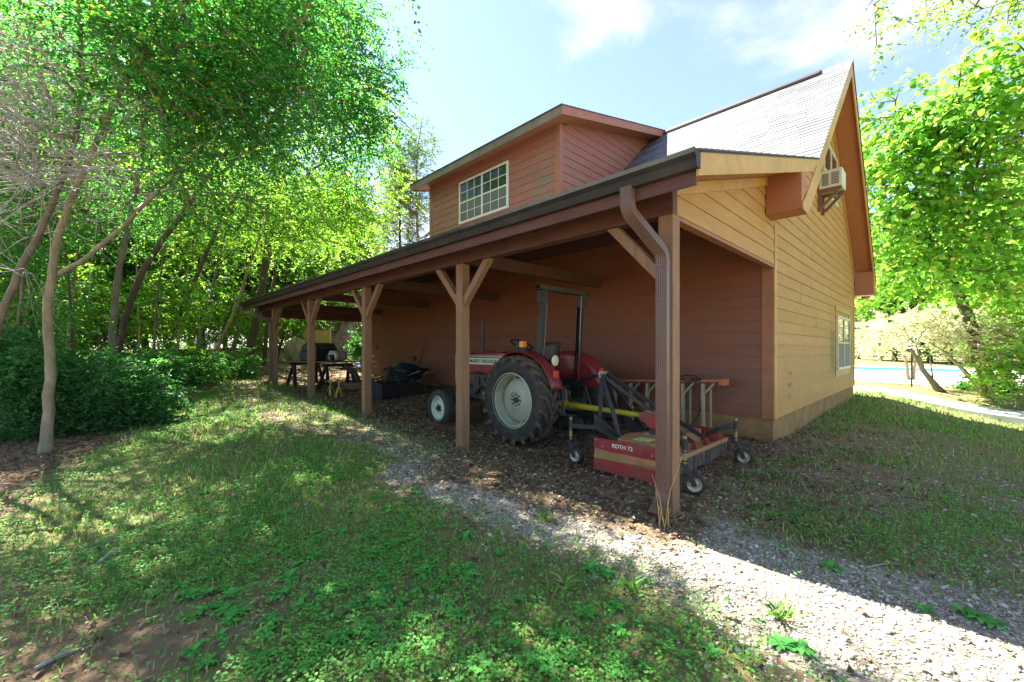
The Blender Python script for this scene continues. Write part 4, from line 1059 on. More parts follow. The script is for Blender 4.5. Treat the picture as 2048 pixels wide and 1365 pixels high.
def build_mower():
    # x across, y forward
    W = empty('finishing_mower', (1.52, .78, .02), label='red finishing mower on four small caster wheels hitched behind the tractor', cat='mower')
    # deck pan
    m = MB()
    pan = [(-.84, -.44), (.90, -.44), (.90, .20), (.62, .46), (-.50, .46), (-.84, .40)]
    m.prism_z(pan, .245, .262)
    pf = [(-.98, -.36), (-.86, -.46), (.92, -.46), (.92, .20), (.64, .48), (-.86, .48), (-.98, .40)]
    m.build('deck', M['deckdust'], W)
    # skirts
    m = MB(); n = len(pf)
    for i in range(n):
        a, b = pf[i], pf[(i + 1) % n]
        if i == 1: continue      # open rear carries a chain of rubber
        m.bar((a[0], a[1], .12), (b[0], b[1], .12), .012, .14)
    m.build('skirt', M['mred'], W)
    m = MB(); m.add([(-.984, -.36, .188), (-.86, -.464, .188), (-.838, -.464, .275), (-.838, .484, .275), (-.86, .484, .188), (-.984, .40, .188)], [(0, 1, 2, 3, 4, 5)]); m.build('side_ledge', M['deckdust'], W, solid=.004)
    for x0, x1, y0, y1 in ((-.83, .92, .476, .482), (.914, .926, -.46, .2)): MB().box(x0, x1, y0, y1, .19, .262).build('upper_skirt', M['mred'], W)
    # raised side plates, the near one lettered
    m = MB(); m.box(-.848, -.836, -.46, .50, .2545, .40); m.build('side_plate', M['mred'], W, bevel=.003)
    m = MB()
    for y, z in ((-.28, .31), (.36, .31), (.46, .375)): m.lathe([(0, -.012), (.014, -.012), (.016, 0), (.016, .01)], (-.850, y, z), 'x', 8)
    m.build('bolts', M['steel'], W)
    text_obj('plate_lettering', 'RDTH 72', M['paleink'], W, .066, (-.8495, .10, .335), (PI / 2, 0, -PI / 2), sx=1.05)
    m = MB(); m.box(.84, .852, -.30, .3, .263, .40); m.build('side_plate', M['mred'], W, bevel=.003)
    # rear edge and rubber flap
    m = MB(); m.box(-.80, .92, -.478, -.452, .235, .285); m.build('rear_edge', M['deckdust'], W, bevel=.004)
    m = MB(); r = random.Random(3); x = -.78
    while x < .9:
        m.box(x, x + .045, -.472 + r.uniform(-.006, .006), -.462, .06 + r.uniform(-.015, .02), .234); x += .05
    m.build('rear_flap', M['lug'], W)
    # belt covers
    m = MB(); m.prism_z([(-.70, -.18), (-.32, -.30), (.12, -.16), (.12, .20), (-.32, .36), (-.70, .26)], .264, .395); m.build('belt_cover', M['deckdust'], W, bevel=.012)
    m = MB(); m.prism_z([(.18, -.16), (.40, -.30), (.72, -.2), (.72, .22), (.40, .34), (.18, .2)], .264, .395); m.build('belt_cover', M['deckdust'], W, bevel=.012)
    for q in ((-.62, -.42, -.10, .10), (-.22, -.04, .08, .19)): MB().box(*q, .3955, .398).build('warning_sticker', M['lime'], W)
    r2 = rng.uniform(-1, 1, (260, 2)); 
    P = np.stack([r2[:, 0] * .8, r2[:, 1] * .42, np.full(260, .405)], -1)
    D = rdir(260); V, F = rhomb(P, D, np.tile([0, 0, 1.], (260, 1)) + rng.normal(0, .2, (260, 3)), rng.uniform(.02, .06, 260), rng.uniform(.006, .02, 260), .1)
    V[:, 2] -= np.where(np.abs(V[:, 0] - .02) > .72, .135, 0)
    tag(arrays_obj('leaf_debris', V, F, M['litter'], W), kind='stuff')
    # gearbox on a red bridge
    m = MB(); m.prism_x([(-.15, .46), (-.15, .56), (-.10, .62), (.20, .67), (.28, .65), (.28, .57), (.12, .46)], -.13, .09); m.build('gearbox_shield', M['mred'], W, bevel=.008)
    m = MB(); m.box(-.14, .10, -.12, .14, .262, .458); m.build('gearbox', M['black'], W, bevel=.012)
    m = MB(); m.prism_x([(-.1, .624), (.20, .675), (.20, .681), (-.1, .630)], -.13, .09); m.build('shield_top', M['deckdust'], W)
    # drive shaft with its yellow guard
    m = MB(); a = Vector((-.02, .31, .60)); b = Vector((.04, 1.66, .62))
    m.tube([a, a.lerp(b, .08), a.lerp(b, .5), a.lerp(b, .52), b], [.035, .038, .038, .046, .046], 14); m.tube([b - (b - a) * .05, b, b + (b - a) * .03], [.05, .085, .08], 14)
    m.build('drive_shaft', M['yellow'], W, smooth=True)
    # hitch: mast, A-frame, straps, lower hitch plates
    top = Vector((.0, .92, 1.13))
    m = MB()
    for s in (-1, 1):
        m.bar(top + Vector((s * .03, 0, 0)), (s * .30, .78, .38), .012, .06, (0, 1, 0))
        m.bar(top + Vector((s * .05, -.02, -.01)), (s * .34, .42, .30), .014, .055, (0, 1, 0))
    m.build('mast', M['black'], W)
    m = MB()
    m.bar(top + Vector((-.05, 0, 0)), (-.02, -.40, .335), .016, .055); m.bar(top + Vector((.06, 0, .02)), (.34, -.40, .335), .016, .055)
    m.build('mast_strap', M['black'], W)
    m = MB(); m.box(-.06, .09, .89, .95, 1.08, 1.17); m.tube([(-.10, .92, 1.13), (.13, .92, 1.13)], .016, 8); m.build('mast_pin', M['steel'], W)
    for x in (-.02, .34): MB().box(x - .02, x + .02, -.43, -.37, .263, .35).build('strap_lug', M['mred'], W, bevel=.004)
    for s in (-1, 1): MB().prism_x([(.86, .60), (.86, .40), (.42, .262), (.30, .262), (.30, .29)], s * .31 - .008, s * .31 + .008).build('hitch_plate', M['black'], W)
    # casters
    def caster(x, y, rot):
        c = empty('caster', (x, y, 0), rot, parent=W)
        pr = [(.06, -.03), (.075, -.038), (.096, -.036), (.107, -.024), (.11, 0), (.107, .024), (.096, .036), (.075, .038), (.06, .03)]
        MB().lathe(pr, (0, 0, .11), 'x', 28).build('tyre', M['rubber'], c, smooth=True)
        m = MB()
        for s in (-1, 1): m.lathe([(.073, .039 * s), (.066, .034 * s), (.045, .025 * s), (.028, .035 * s), (0, .035 * s)], (0, 0, .11), 'x', 20)
        m.build('rim', M['alu'], c, smooth=True)
        m = MB()
        for s in (-1, 1): m.bar((s * .055, 0, .10), (s * .055, .085, .30), .012, .05, (0, 1, 0))
        m.box(-.065, .065, .06, .125, .288, .305); m.tube([(-.07, 0, .11), (.07, 0, .11)], .014, 8)
        m.build('fork', M['black'], c, bevel=.004)
        m = MB(); m.tube([(0, .09, .30), (0, .09, .60)], .021, 10); m.build('spindle', M['brass'], c, smooth=True)
        m = MB()
        for z in (.33, .42): m.tube([(0, .09, z), (0, .09, z + .014)], .027, 10)
        m.tube([(0, .09, .45), (0, .09, .565)], .03, 10); m.tube([(-.03, .09, .60), (.03, .09, .60)], .008, 6)
        m.build('spindle_collar', M['black'], c)
        return c
    spots = [(-.80, .80, 0), (.78, .80, 0), (-.86, -.74, .5), (.70, -.74, .35)]
    for x, y, r_ in spots: caster(x, y, r_)
    m = MB()
    for s in (-1, 1):
        xx = -.80 if s < 0 else .78
        m.sweep([(s * .42, .58, .36), (s * .55, .66, .46), (xx, .84, .49), (xx, .90, .50)], [(-.02, -.03), (.02, -.03), (.02, .03), (-.02, .03)])
        m.bar((s * .42, .30, .28), (s * .42, .60, .37), .05, .06)
    for x0, x1, dx in ((-.66, -.90, -.04), (.62, .67, .03)):
        yy = -.74 + .09 * math.cos(.4)
        m.sweep([(x0, -.30, .33), (x0, -.46, .44), ((x0 + x1) / 2, -.58, .49), (x1, yy, .50)], [(-.02, -.03), (.02, -.03), (.02, .03), (-.02, .03)])
    m.build('caster_arm', M['black'], W, bevel=.003)
    for x in (.60, .64): MB().prism_x([(-.46, .263), (-.46, .37), (-.30, .37), (-.12, .263)], x, x + .012).build('arm_bracket', M['mred'], W)
    MB().box(-.70, -.62, -.44, -.2, .263, .34).build('arm_bracket', M['mred'], W, bevel=.004)
    return W
build_mower()

def build_ladder():
    # fibreglass step ladder lying on its side against the wall
    A = empty('step_ladder', (3.05, .62, float(g(3.05, .62))), label='orange fibreglass step ladder lying on its side along the wall behind the mower', cat='ladder')
    L_, h = 2.45, .74
    ch = [(-.035, -.012), (.035, -.012), (.035, .012), (.022, .012), (.022, -.002), (-.022, -.002), (-.022, .012), (-.035, .012)]
    for nm, xo, tilt in (('front_rail', 0.0, 0), ('rear_rail', .13, 0)):
        for z0, z1 in ((h + .04, h + .17), (.03, .05)):
            MB().sweep([(xo, 0, z1), (xo, L_, z0)], [(a, b * 1.6) for a, b in ch], caps=True).build(nm, M['orange'], A)
    ys = [.24, .56, .87, 1.18, 1.50, 1.82, 2.14]
    for k, y in enumerate(ys):
        zt = h + .155 - .13 * y / L_
        m = MB(); m.box(-.03, .045, y - .010, y + .010, .06, zt - .03); m.box(-.03, -.022, y + .010, y + .03, .06, zt - .03); m.build('step', M['alu'], A, bevel=.002)
        m = MB(); m.bar((-.02, y, zt - .20), (-.02, y - .16, zt - .02), .012, .02); m.bar((.03, y, zt - .20), (.03, y - .16, zt - .02), .012, .02); m.build('step_brace', M['alu'], A)
    for y in (.18, .50, .95, 1.6, 2.2):
        m = MB(); m.box(.115, .145, y - .012, y + .012, .05, h + .02); m.build('rear_bar', M['alu'], A)
    m = MB(); m.box(-.05, .17, -.08, .0, h + .10, h + .20); m.build('top_cap', M['orange'], A, bevel=.006)
    # cord hung over it
    K = empty('power_cord', (3.0, 1.02, 1.02), label='black power cord looped over the orange ladder rail', cat='cord')
    m = MB(); pts = []
    for k in range(40):
        t = k / 39 * 4 * PI; pts.append((.02 * math.sin(t * .7), .10 * math.cos(t) + .003 * k, .03 + .05 * math.sin(t) * (1 if k % 2 else .9)))
    m.tube(pts, .007, 6); m.tube([(-.05, -.06, .05), (-.075, -.10, -.05), (-.08, -.15, -.22), (-.085, -.17, -.45), (-.07, -.08, -.62), (-.06, .02, -.75)], .008, 6); m.box(-.04, .04, -.12, -.02, -.01, .04)
    m.build('cord_loops', M['cord'], K, smooth=True)
build_ladder()

def build_clutter():
    # wheelbarrow with a plastic sheet
    x, y = 2.55, 9.0; z = float(g(x, y))
    Wb = empty('wheelbarrow', (x, y, z), .15, label='black wheelbarrow heaped with dark plastic sheeting by the wall', cat='wheelbarrow')
    tray = lambda k, s: [(-.36 * k * s, -.48 * k), (.36 * k * s, -.48 * k), (.30 * k * s, .52 * k), (-.30 * k * s, .52 * k)]
    m = MB(); b, t = tray(.68, 1), tray(1.0, 1)
    vs = [(p[0], p[1], .34) for p in b] + [(p[0], p[1], .66) for p in t]
    m.add(vs, [(3, 2, 1, 0)] + [(i, (i + 1) % 4, 4 + (i + 1) % 4, 4 + i) for i in range(4)]); m.build('tray', M['black'], Wb, solid=.01)
    m = MB()
    for s in (-1, 1): m.tube([(s * .10, .62, .20), (s * .2, .1, .34), (s * .30, -.95, .62)], .018, 8); m.tube([(s * .2, -.2, .38), (s * .24, -.35, .02), (s * .24, -.25, .02)], .014, 6)
    m.build('handle', M['wood'], Wb)
    MB().lathe([(.08, -.03), (.19, -.04), (.2, 0), (.19, .04), (.08, .03), (0, .03)], (0, .66, .2), 'x', 24).build('wheel', M['rubber'], Wb, smooth=True)
    m = MB(); m.grid(lambda u, v: (-.42 + .84 * u, -.5 + 1.05 * v, .66 + .16 * math.sin(PI * u) * math.sin(PI * v) * (1 + .5 * math.sin(9 * u + 3) * math.cos(8 * v)) - .28 * max(0, abs(2 * u - 1) - .85) * 6.6 * .3), 22, 22)
    tp = m.build('plastic_sheet', M['tarp'], None, smooth=True, solid=.006, loc=(0, 0, 0)); tp.location = (x, y, z); tp.rotation_euler = (0, 0, .15)
    tag(tp, 'dark crumpled plastic sheet heaped in the wheelbarrow', 'sheet')
    sh = empty('shovel', (3.22, 9.30, float(g(3.2, 9.3))), label='dark long-handled shovel leaning on the wall behind the wheelbarrow', cat='shovel')
    m = MB(); m.tube([(-.12, .10, .3), (.09, -.16, 1.33)], .018, 8); m.build('handle', M['black'], sh, smooth=True)
    m = MB(); m.grid(lambda u, v: (-.12 - .02 * v + .0, .10 + .10 * (u - .5) * 2 * (1 - .4 * v), .34 - .30 * v), 4, 4); m.build('blade', M['steel'], sh, solid=.004)
    # garden hose and a board against the foundation
    ho = MB(); pts = [(3.36, 6.2, .42), (3.34, 7.0, .46), (3.35, 7.8, .44), (3.33, 8.6, .50)]
    ho.tube(pts, .018, 8); o = ho.build('hose', M['black'], None, smooth=True, loc=(3.35, 7.2, .3)); tag(o, 'black hose running along the wall just above the foundation', 'hose')
    # box blade
    bx, by = 1.72, 8.1; bz = float(g(bx, by))
    Bb = empty('box_scraper', (bx, by, bz), .1, label='black steel box scraper standing on the gravel in front of the wheelbarrow', cat='scraper')
    for s in (-1, 1): MB().prism_x([(-.3, .0), (.32, .0), (.32, .36), (.1, .45), (-.3, .34)], s * .58 - .01, s * .58 + .01).build('end_plate', M['black'], Bb, bevel=.003)
    m = MB(); m.box(-.57, .57, -.26, -.24, .02, .36); m.box(-.57, .57, .18, .2, .06, .4); m.build('blade', M['black'], Bb)
    m = MB()
    for s in (-1, 1): m.bar((s * .22, .1, .38), (0, .2, .78), .03, .05); m.bar((s * .35, .3, .2), (s * .35, .45, .22), .05, .04)
    m.bar((0, .2, .76), (0, -.22, .36), .03, .05); m.build('hitch_frame', M['black'], Bb)
    # lumber pile with a leaning log
    lx, ly = 1.75, 9.7; lz = float(g(lx, ly)); r = random.Random(5)
    for k in range(7):
        m = MB(); L_ = r.uniform(.9, 1.5); yy = ly - .5 + .17 * k; a = r.uniform(-.35, .35); w = r.uniform(.06, .1)
        zz = .06 + .07 * (k % 3)
        m.bar((-L_ / 2, 0, 0), (L_ / 2, 0, r.uniform(-.03, .05)), w, w * .7); o = m.build('lumber_scrap', M['wood'], bevel=.004)
        o.location = (lx + r.uniform(-.2, .2), yy, lz + zz); o.rotation_euler = (0, 0, a)
        tag(o, 'rough board in the heap of scrap lumber between the sawhorses and the scraper', 'board', 'boards of the scrap lumber heap')
    m = MB(); m.tube([(0, 0, 0), (.02, .05, .5), (-.12, .16, .85)], [.10, .095, .09], 12); o = m.build('log', M['bark_dark'], smooth=True); o.location = (2.0, 10.7, float(g(2.0, 10.7)) - .03)
    o.rotation_euler = (-.35, -.18, .4)
    tag(o, 'dark cut log leaning out of the lumber heap beside the sawhorse table', 'log')
    # jack stands
    jproto = None
    for k, (jx, jy, lab) in enumerate(((.57, 9.42, 'yellow jack stand farther from the corner posts, left of its twin'), (.66, 9.08, 'yellow jack stand nearer the scraper, right of its twin'))):
        if jproto is None:
            J = empty('jack_stand', (0, 0, 0)); jproto = J
            m = MB()
            for a in range(4): c, s = math.cos(PI / 4 + a * PI / 2), math.sin(PI / 4 + a * PI / 2); m.bar((c * .12, s * .12, 0), (c * .035, s * .035, .24), .05, .008, (c, s, 0), .035)
            m.box(-.045, .045, -.045, .045, .225, .25); m.build('base', M['jack'], J)
            m = MB(); m.tube([(0, 0, .1), (0, 0, .36)], .02, 8); m.build('column', M['steel'], J); m = MB(); m.box(-.06, .06, -.03, .03, .36, .38); m.box(-.06, -.045, -.03, .03, .38, .41); m.box(.045, .06, -.03, .03, .38, .41); m.build('saddle', M['jack'], J)
        else: J = copy_tree(jproto)
        J.location = (jx, jy, float(g(jx, jy))); J.rotation_euler = (0, 0, .3 + k); tag(J, lab, 'jack stand', 'pair of yellow jack stands')
    # sawhorses and the board on them
    sh0 = None
    for k, (sx, sy, rz, lab) in enumerate(((.86, 12.15, .15, 'black sawhorse at the far left end of the makeshift table, behind the porch post'), (1.38, 10.95, .15, 'black sawhorse at the near right end of the makeshift table'))):
        if sh0 is None:
            S = empty('sawhorse', (0, 0, 0)); sh0 = S
            MB().box(-.48, .48, -.045, .045, .66, .74).build('top_rail', M['black'], S, bevel=.006)
            for a in (-1, 1):
                for b in (-1, 1): MB().bar((a * .46, b * .26, 0), (a * .36, b * .03, .68), .11, .05, (0, 1, 0), .07).build('leg', M['black'], S, bevel=.004)
            for a in (-1, 1): MB().bar((a * .42, -.17, .28), (a * .42, .17, .28), .05, .03).build('cross_brace', M['black'], S)
        else: S = copy_tree(sh0)
        S.location = (sx, sy, float(g(sx, sy))); S.rotation_euler = (0, 0, rz); tag(S, lab, 'sawhorse', 'sawhorses under the table board')
    tz = max(float(g(.86, 12.15)), float(g(1.38, 10.95))) + .745
    m = MB(); m.box(-.52, .52, -.95, .95, 0, .03); o = m.build('table_board', M['wood'], bevel=.004); o.location = (1.1, 11.5, tz); o.rotation_euler = (0, 0, .42); tag(o, 'weathered board laid across the two black sawhorses', 'board')
    gl = empty('covered_grill', (1.12, 11.75, tz + .035), .55, label='bulky black covered grill sitting on the sawhorse board', cat='grill')
    m = MB(); m.box(-.50, .50, -.3, .3, 0, .30); m.build('firebox', M['black'], gl, bevel=.03)
    m = MB(); m.prism_x([(-.3, .30), (.3, .30), (.27, .46), (.12, .56), (-.14, .56), (-.27, .44)], -.46, .50); m.build('lid', M['seat'], gl, bevel=.04)
    m = MB(); m.tube([(-.3, -.31, .40), (-.3, -.37, .40), (.3, -.37, .40), (.3, -.31, .40)], .012, 6); m.build('handle', M['steel'], gl)
    tk = empty('spray_tank', (1.36, 11.0, tz + .035), .55, label='pale green plastic sprayer tank lying on the sawhorse board in front of the grill', cat='tank')
    m = MB(); m.lathe([(0, -.30), (.10, -.30), (.155, -.26), (.16, -.1), (.16, .2), (.15, .26), (0, .28)], (.06, 0, .16), 'x', 24); m.build('tank_body', M['tank'], tk, smooth=True)
    m = MB()
    m.tube([(-.36 + .13 * math.cos(t) * .5, -.06, .17 + .15 * math.sin(t)) for t in np.linspace(0, 2 * PI, 20)], .013, 8); m.build('hose_loop', M['silver2'], tk, smooth=True)
    m = MB(); m.box(-.36, -.22, -.10, .10, .02, .2); m.build('pump', M['black'], tk, bevel=.02)
    m = MB()
    for k in (-.12, .16): m.lathe([(.161, k - .012), (.165, k - .01), (.165, k + .01), (.161, k + .012)], (.06, 0, .16), 'x', 24)
    m.build('strap', M['black'], tk)
build_clutter()
# ------------------------------------------------------------------ trees
def frames(D):
    D = D / (np.linalg.norm(D, axis=1, keepdims=True) + 1e-9)
    A = np.where(np.abs(D[:, 2:3]) > .9, np.array([[1., 0, 0]]), np.array([[0, 0, 1.]]))
    S = np.cross(D, A); S /= np.linalg.norm(S, axis=1, keepdims=True) + 1e-9
    return D, S, np.cross(S, D)

def tubes(P, Q, r0, r1, sides):
    n = len(P); D, S, U = frames(Q - P)
    t = 2 * PI * np.arange(sides) / sides; c, s = np.cos(t), np.sin(t)
    ring = S[:, None, :] * c[None, :, None] + U[:, None, :] * s[None, :, None]
    V = np.concatenate([P[:, None] + ring * r0[:, None, None], (Q + D * (r1 * .6)[:, None])[:, None] + ring * r1[:, None, None]], 1).reshape(-1, 3)
    b = (np.arange(n) * 2 * sides)[:, None]; j = np.arange(sides)[None]; k = (j + 1) % sides
    F = np.stack([b + j, b + k, b + sides + k, b + sides + j], -1).reshape(-1, 4)
    return V, F

class Grower:
    def __init__(s, seed): s.r = np.random.default_rng(seed); s.N = []; s.par = []; s.len = []; s.rad = []; s.term = []
    def path(s, pts, r0, r1, step=.22, wob=.009):
        pts = np.array(pts, float); seg = np.linalg.norm(np.diff(pts, axis=0), axis=1); cum = np.concatenate([[0], np.cumsum(seg)])
        m = max(3, int(cum[-1] / step)); tt = np.linspace(0, cum[-1], m)
        # smooth the polyline
        q = np.stack([np.interp(tt, cum, pts[:, k]) for k in range(3)], -1)
        for _ in range(6): q[1:-1] = .5 * q[1:-1] + .25 * (q[:-2] + q[2:])
        q[1:-1] += s.r.normal(0, wob, (m - 2, 3)) * [1, 1, .3]
        last = -1
        if s.N:
            d = np.linalg.norm(np.array(s.N) - q[0], axis=1); last = int(np.argmin(d)); q = q[1:] if d[last] < .3 else q
        for i, p in enumerate(q):
            s.N.append(p); s.par.append(last); s.len.append(0 if last < 0 else s.len[last] + np.linalg.norm(p - s.N[last]))
            s.rad.append(r0 + (r1 - r0) * (i / max(1, len(q) - 1)) ** .8); last = len(s.N) - 1
    def points(s, pts, bias=.22, sub=.55, jit=.12, term=True):
        pts = np.array(pts); base = np.array(s.N)
        d = np.min(np.linalg.norm(pts[:, None] - base[None], axis=2), axis=1)
        for i in np.argsort(d):
            p = pts[i]; A = np.array(s.N); dd = np.linalg.norm(A - p, axis=1)
            cost = dd + bias * np.array(s.len) * .35 + np.where(A[:, 2] > p[2] + .4, .5, 0)
            k = int(np.argmin(cost)); a = A[k]; L_ = dd[k]; m = max(1, int(L_ / sub)); last = k
            for q in range(1, m + 1):
                t = q / m; w = a + (p - a) * t
                if q < m: w = w + s.r.normal(0, jit, 3) * min(1, L_) * .6 + np.array([0, 0, .10 * L_ * math.sin(PI * t) * .6])
                s.N.append(w); s.par.append(last); s.len.append(s.len[last] + L_ / m); s.rad.append(0); last = len(s.N) - 1
            if term: s.term.append(last)
    def wood(s, rt=.0045, pw=.47, cap=None):
        n = len(s.N); cnt = np.zeros(n); 
        for i in s.term: cnt[i] += 1
        for i in range(n - 1, 0, -1):
            if cnt[i] == 0 and s.rad[i] == 0: cnt[i] = .5
            if s.par[i] >= 0: cnt[s.par[i]] += cnt[i]
        R = np.array(s.rad); auto = rt * np.maximum(cnt, .6) ** pw
        trunk = R > 0; par = np.array(s.par)
        rr = np.where(trunk, R, auto)
        for i in range(n):
            if par[i] >= 0: rr[i] = min(rr[i], rr[par[i]])
        i = np.nonzero(par >= 0)[0]; N = np.array(s.N); P, Q = N[par[i]], N[i]
        ra = np.where(trunk[i] | ~trunk[par[i]], rr[par[i]], rr[i] * 1.25); rb = rr[i]
        out = []
        for lo, hi, sd in ((.03, 9, 10), (.010, .03, 6), (0, .010, 4)):
            k = (rb >= lo) & (rb < hi)
            if k.any(): out.append(tubes(P[k], Q[k], ra[k], rb[k], sd))
        V = []; F = []; b = 0
        for v, f in out: V.append(v); F.append(f + b); b += len(v)
        return np.concatenate(V), np.concatenate(F)
    def leaves(s, twigs=3, per=14, tl=(.35, .75), leaf=(.05, .075), wr=.5, droop=.15, up=.35, fold=.2, big=False, flat=.45, center=None):
        N = np.array(s.N); T = np.array(s.term); par = np.array(s.par)
        out = N[T] - N[par[T]]; out /= np.linalg.norm(out, axis=1, keepdims=True) + 1e-9
        n = len(T) * twigs; o = np.repeat(N[T], twigs, 0); d = np.repeat(out, twigs, 0) * .7 + s.r.normal(0, .6, (n, 3)) + np.array([0, 0, -droop * .4])
        d[:, 2] *= .6; d /= np.linalg.norm(d, axis=1, keepdims=True); L_ = s.r.uniform(*tl, n)
        m = n * per; t = (np.tile(np.arange(per), n) + s.r.uniform(0, .8, m)) / per
        D = np.repeat(d, per, 0); O = np.repeat(o, per, 0); LL = np.repeat(L_, per)
        P = O + D * (t * LL)[:, None]; P[:, 2] -= droop * t * t * LL
        _, S, U = frames(D)
        side = np.where(np.tile(np.arange(per), n) % 2 == 0, 1., -1.)
        ld = D * .6 + S * side[:, None] * .8 + s.r.normal(0, .3, (m, 3)) + np.array([0, 0, -droop * .8])
        nn = np.array([0, 0, up]) + s.r.normal(0, flat, (m, 3)) + np.array([0, 0, .3])
        l = s.r.uniform(*leaf, m)
        if big: return leaf6(P, ld, nn, l, l * wr, fold * s.r.uniform(.4, 1.2, (m, 1)) * .5, .25)
        return rhomb(P, ld, nn, l, l * wr, fold)

def blob(r, c, rad, n, shell=.5):
    v = r.normal(0, 1, (n, 3)); v /= np.linalg.norm(v, axis=1, keepdims=True)
    k = r.uniform(0, 1, n) ** (1 / 3); k = np.maximum(k, r.uniform(0, 1, n) * shell)
    return np.array(c) + v * k[:, None] * np.array(rad)

def pb(r, px, py, dp, rx, ry, rd, n):
    """a clump of foliage seen about there: half widths in photo pixels, half depth in metres"""
    c = at(px, py, dp); v = r.normal(0, 1, (n, 3)); v /= np.linalg.norm(v, axis=1, keepdims=True); v *= (r.uniform(0, 1, n) ** .4)[:, None]
    return c + np.outer(v[:, 0] * rx * dp / CF, RT) + np.outer(v[:, 1] * rd, FW) + np.outer(v[:, 2] * ry * dp / CF, [0, 0, 1.])

def stem(pxs, dp, toground=True, dp2=None):
    dp2 = dp if dp2 is None else dp2
    pts = [at(a, b, dp + (dp2 - dp) * i / max(1, len(pxs) - 1)) for i, (a, b) in enumerate(pxs)]
    if toground:
        x, y = pts[0][:2]; z = float(g(x, y))
        pts[0] = np.array([x, y, z - .06])
    return pts

def make_tree(name, label, paths, clumps, seed, bark, leafm, group=None, cat='tree', wood=dict(), leaf=dict(), bare=None, grow=dict()):
    """paths: list of (points, r0, r1); clumps: list of point arrays"""
    G = Grower(seed)
    for pts, a, b in paths: G.path(pts, a, b)
    base = np.array(paths[0][0][0])
    if clumps: G.points(np.concatenate(clumps), **grow)
    V, F = G.wood(**wood)
    T = empty(name, tuple(base), label=label, cat=cat, group=group)
    # spread of the root flare
    k = np.clip(1 - (V[:, 2] - base[2]) / .35, 0, 1); c = base[:2]
    V[:, :2] = c + (V[:, :2] - c) * (1 + .35 * k * k * (np.linalg.norm(V[:, :2] - c, axis=1) < .6))[:, None]
    arrays_obj('trunk', V - base, F, bark, T, smooth=True)
    if G.term and leaf is not None:
        V, F = G.leaves(**leaf); arrays_obj('crown', V - base, F, leafm, T)
    if bare:
        r = G.r; P = []; Q = []; ra = []; rb = []
        for (c, n, L0, L1, dr) in bare:
            o = np.array(c); m = len(o)
            for p in o:
                for _ in range(n):
                    d = np.array(dr) + r.normal(0, .27, 3); d /= np.linalg.norm(d); L_ = r.uniform(L0, L1); a = p; rr = r.uniform(.0028, .010)
                    for q in range(4):
                        b = a + d * L_ / 4; P.append(a); Q.append(b); ra.append(rr * (1 - q * .2)); rb.append(rr * (1 - (q + 1) * .2))
                        if r.random() < .6:
                            e = d + r.normal(0, .7, 3); e /= np.linalg.norm(e); P.append(b); Q.append(b + e * L_ * .25); ra.append(rr * .5); rb.append(rr * .25)
                        d = d + r.normal(0, .16, 3) + np.array([0, 0, -.04]); d /= np.linalg.norm(d); a = b
        V, F = tubes(np.array(P), np.array(Q), np.array(ra), np.array(rb), 4)
        arrays_obj('bare_twigs', V - base, F, M['twig'], T)
    return T

def R_(k): return np.random.default_rng(k)

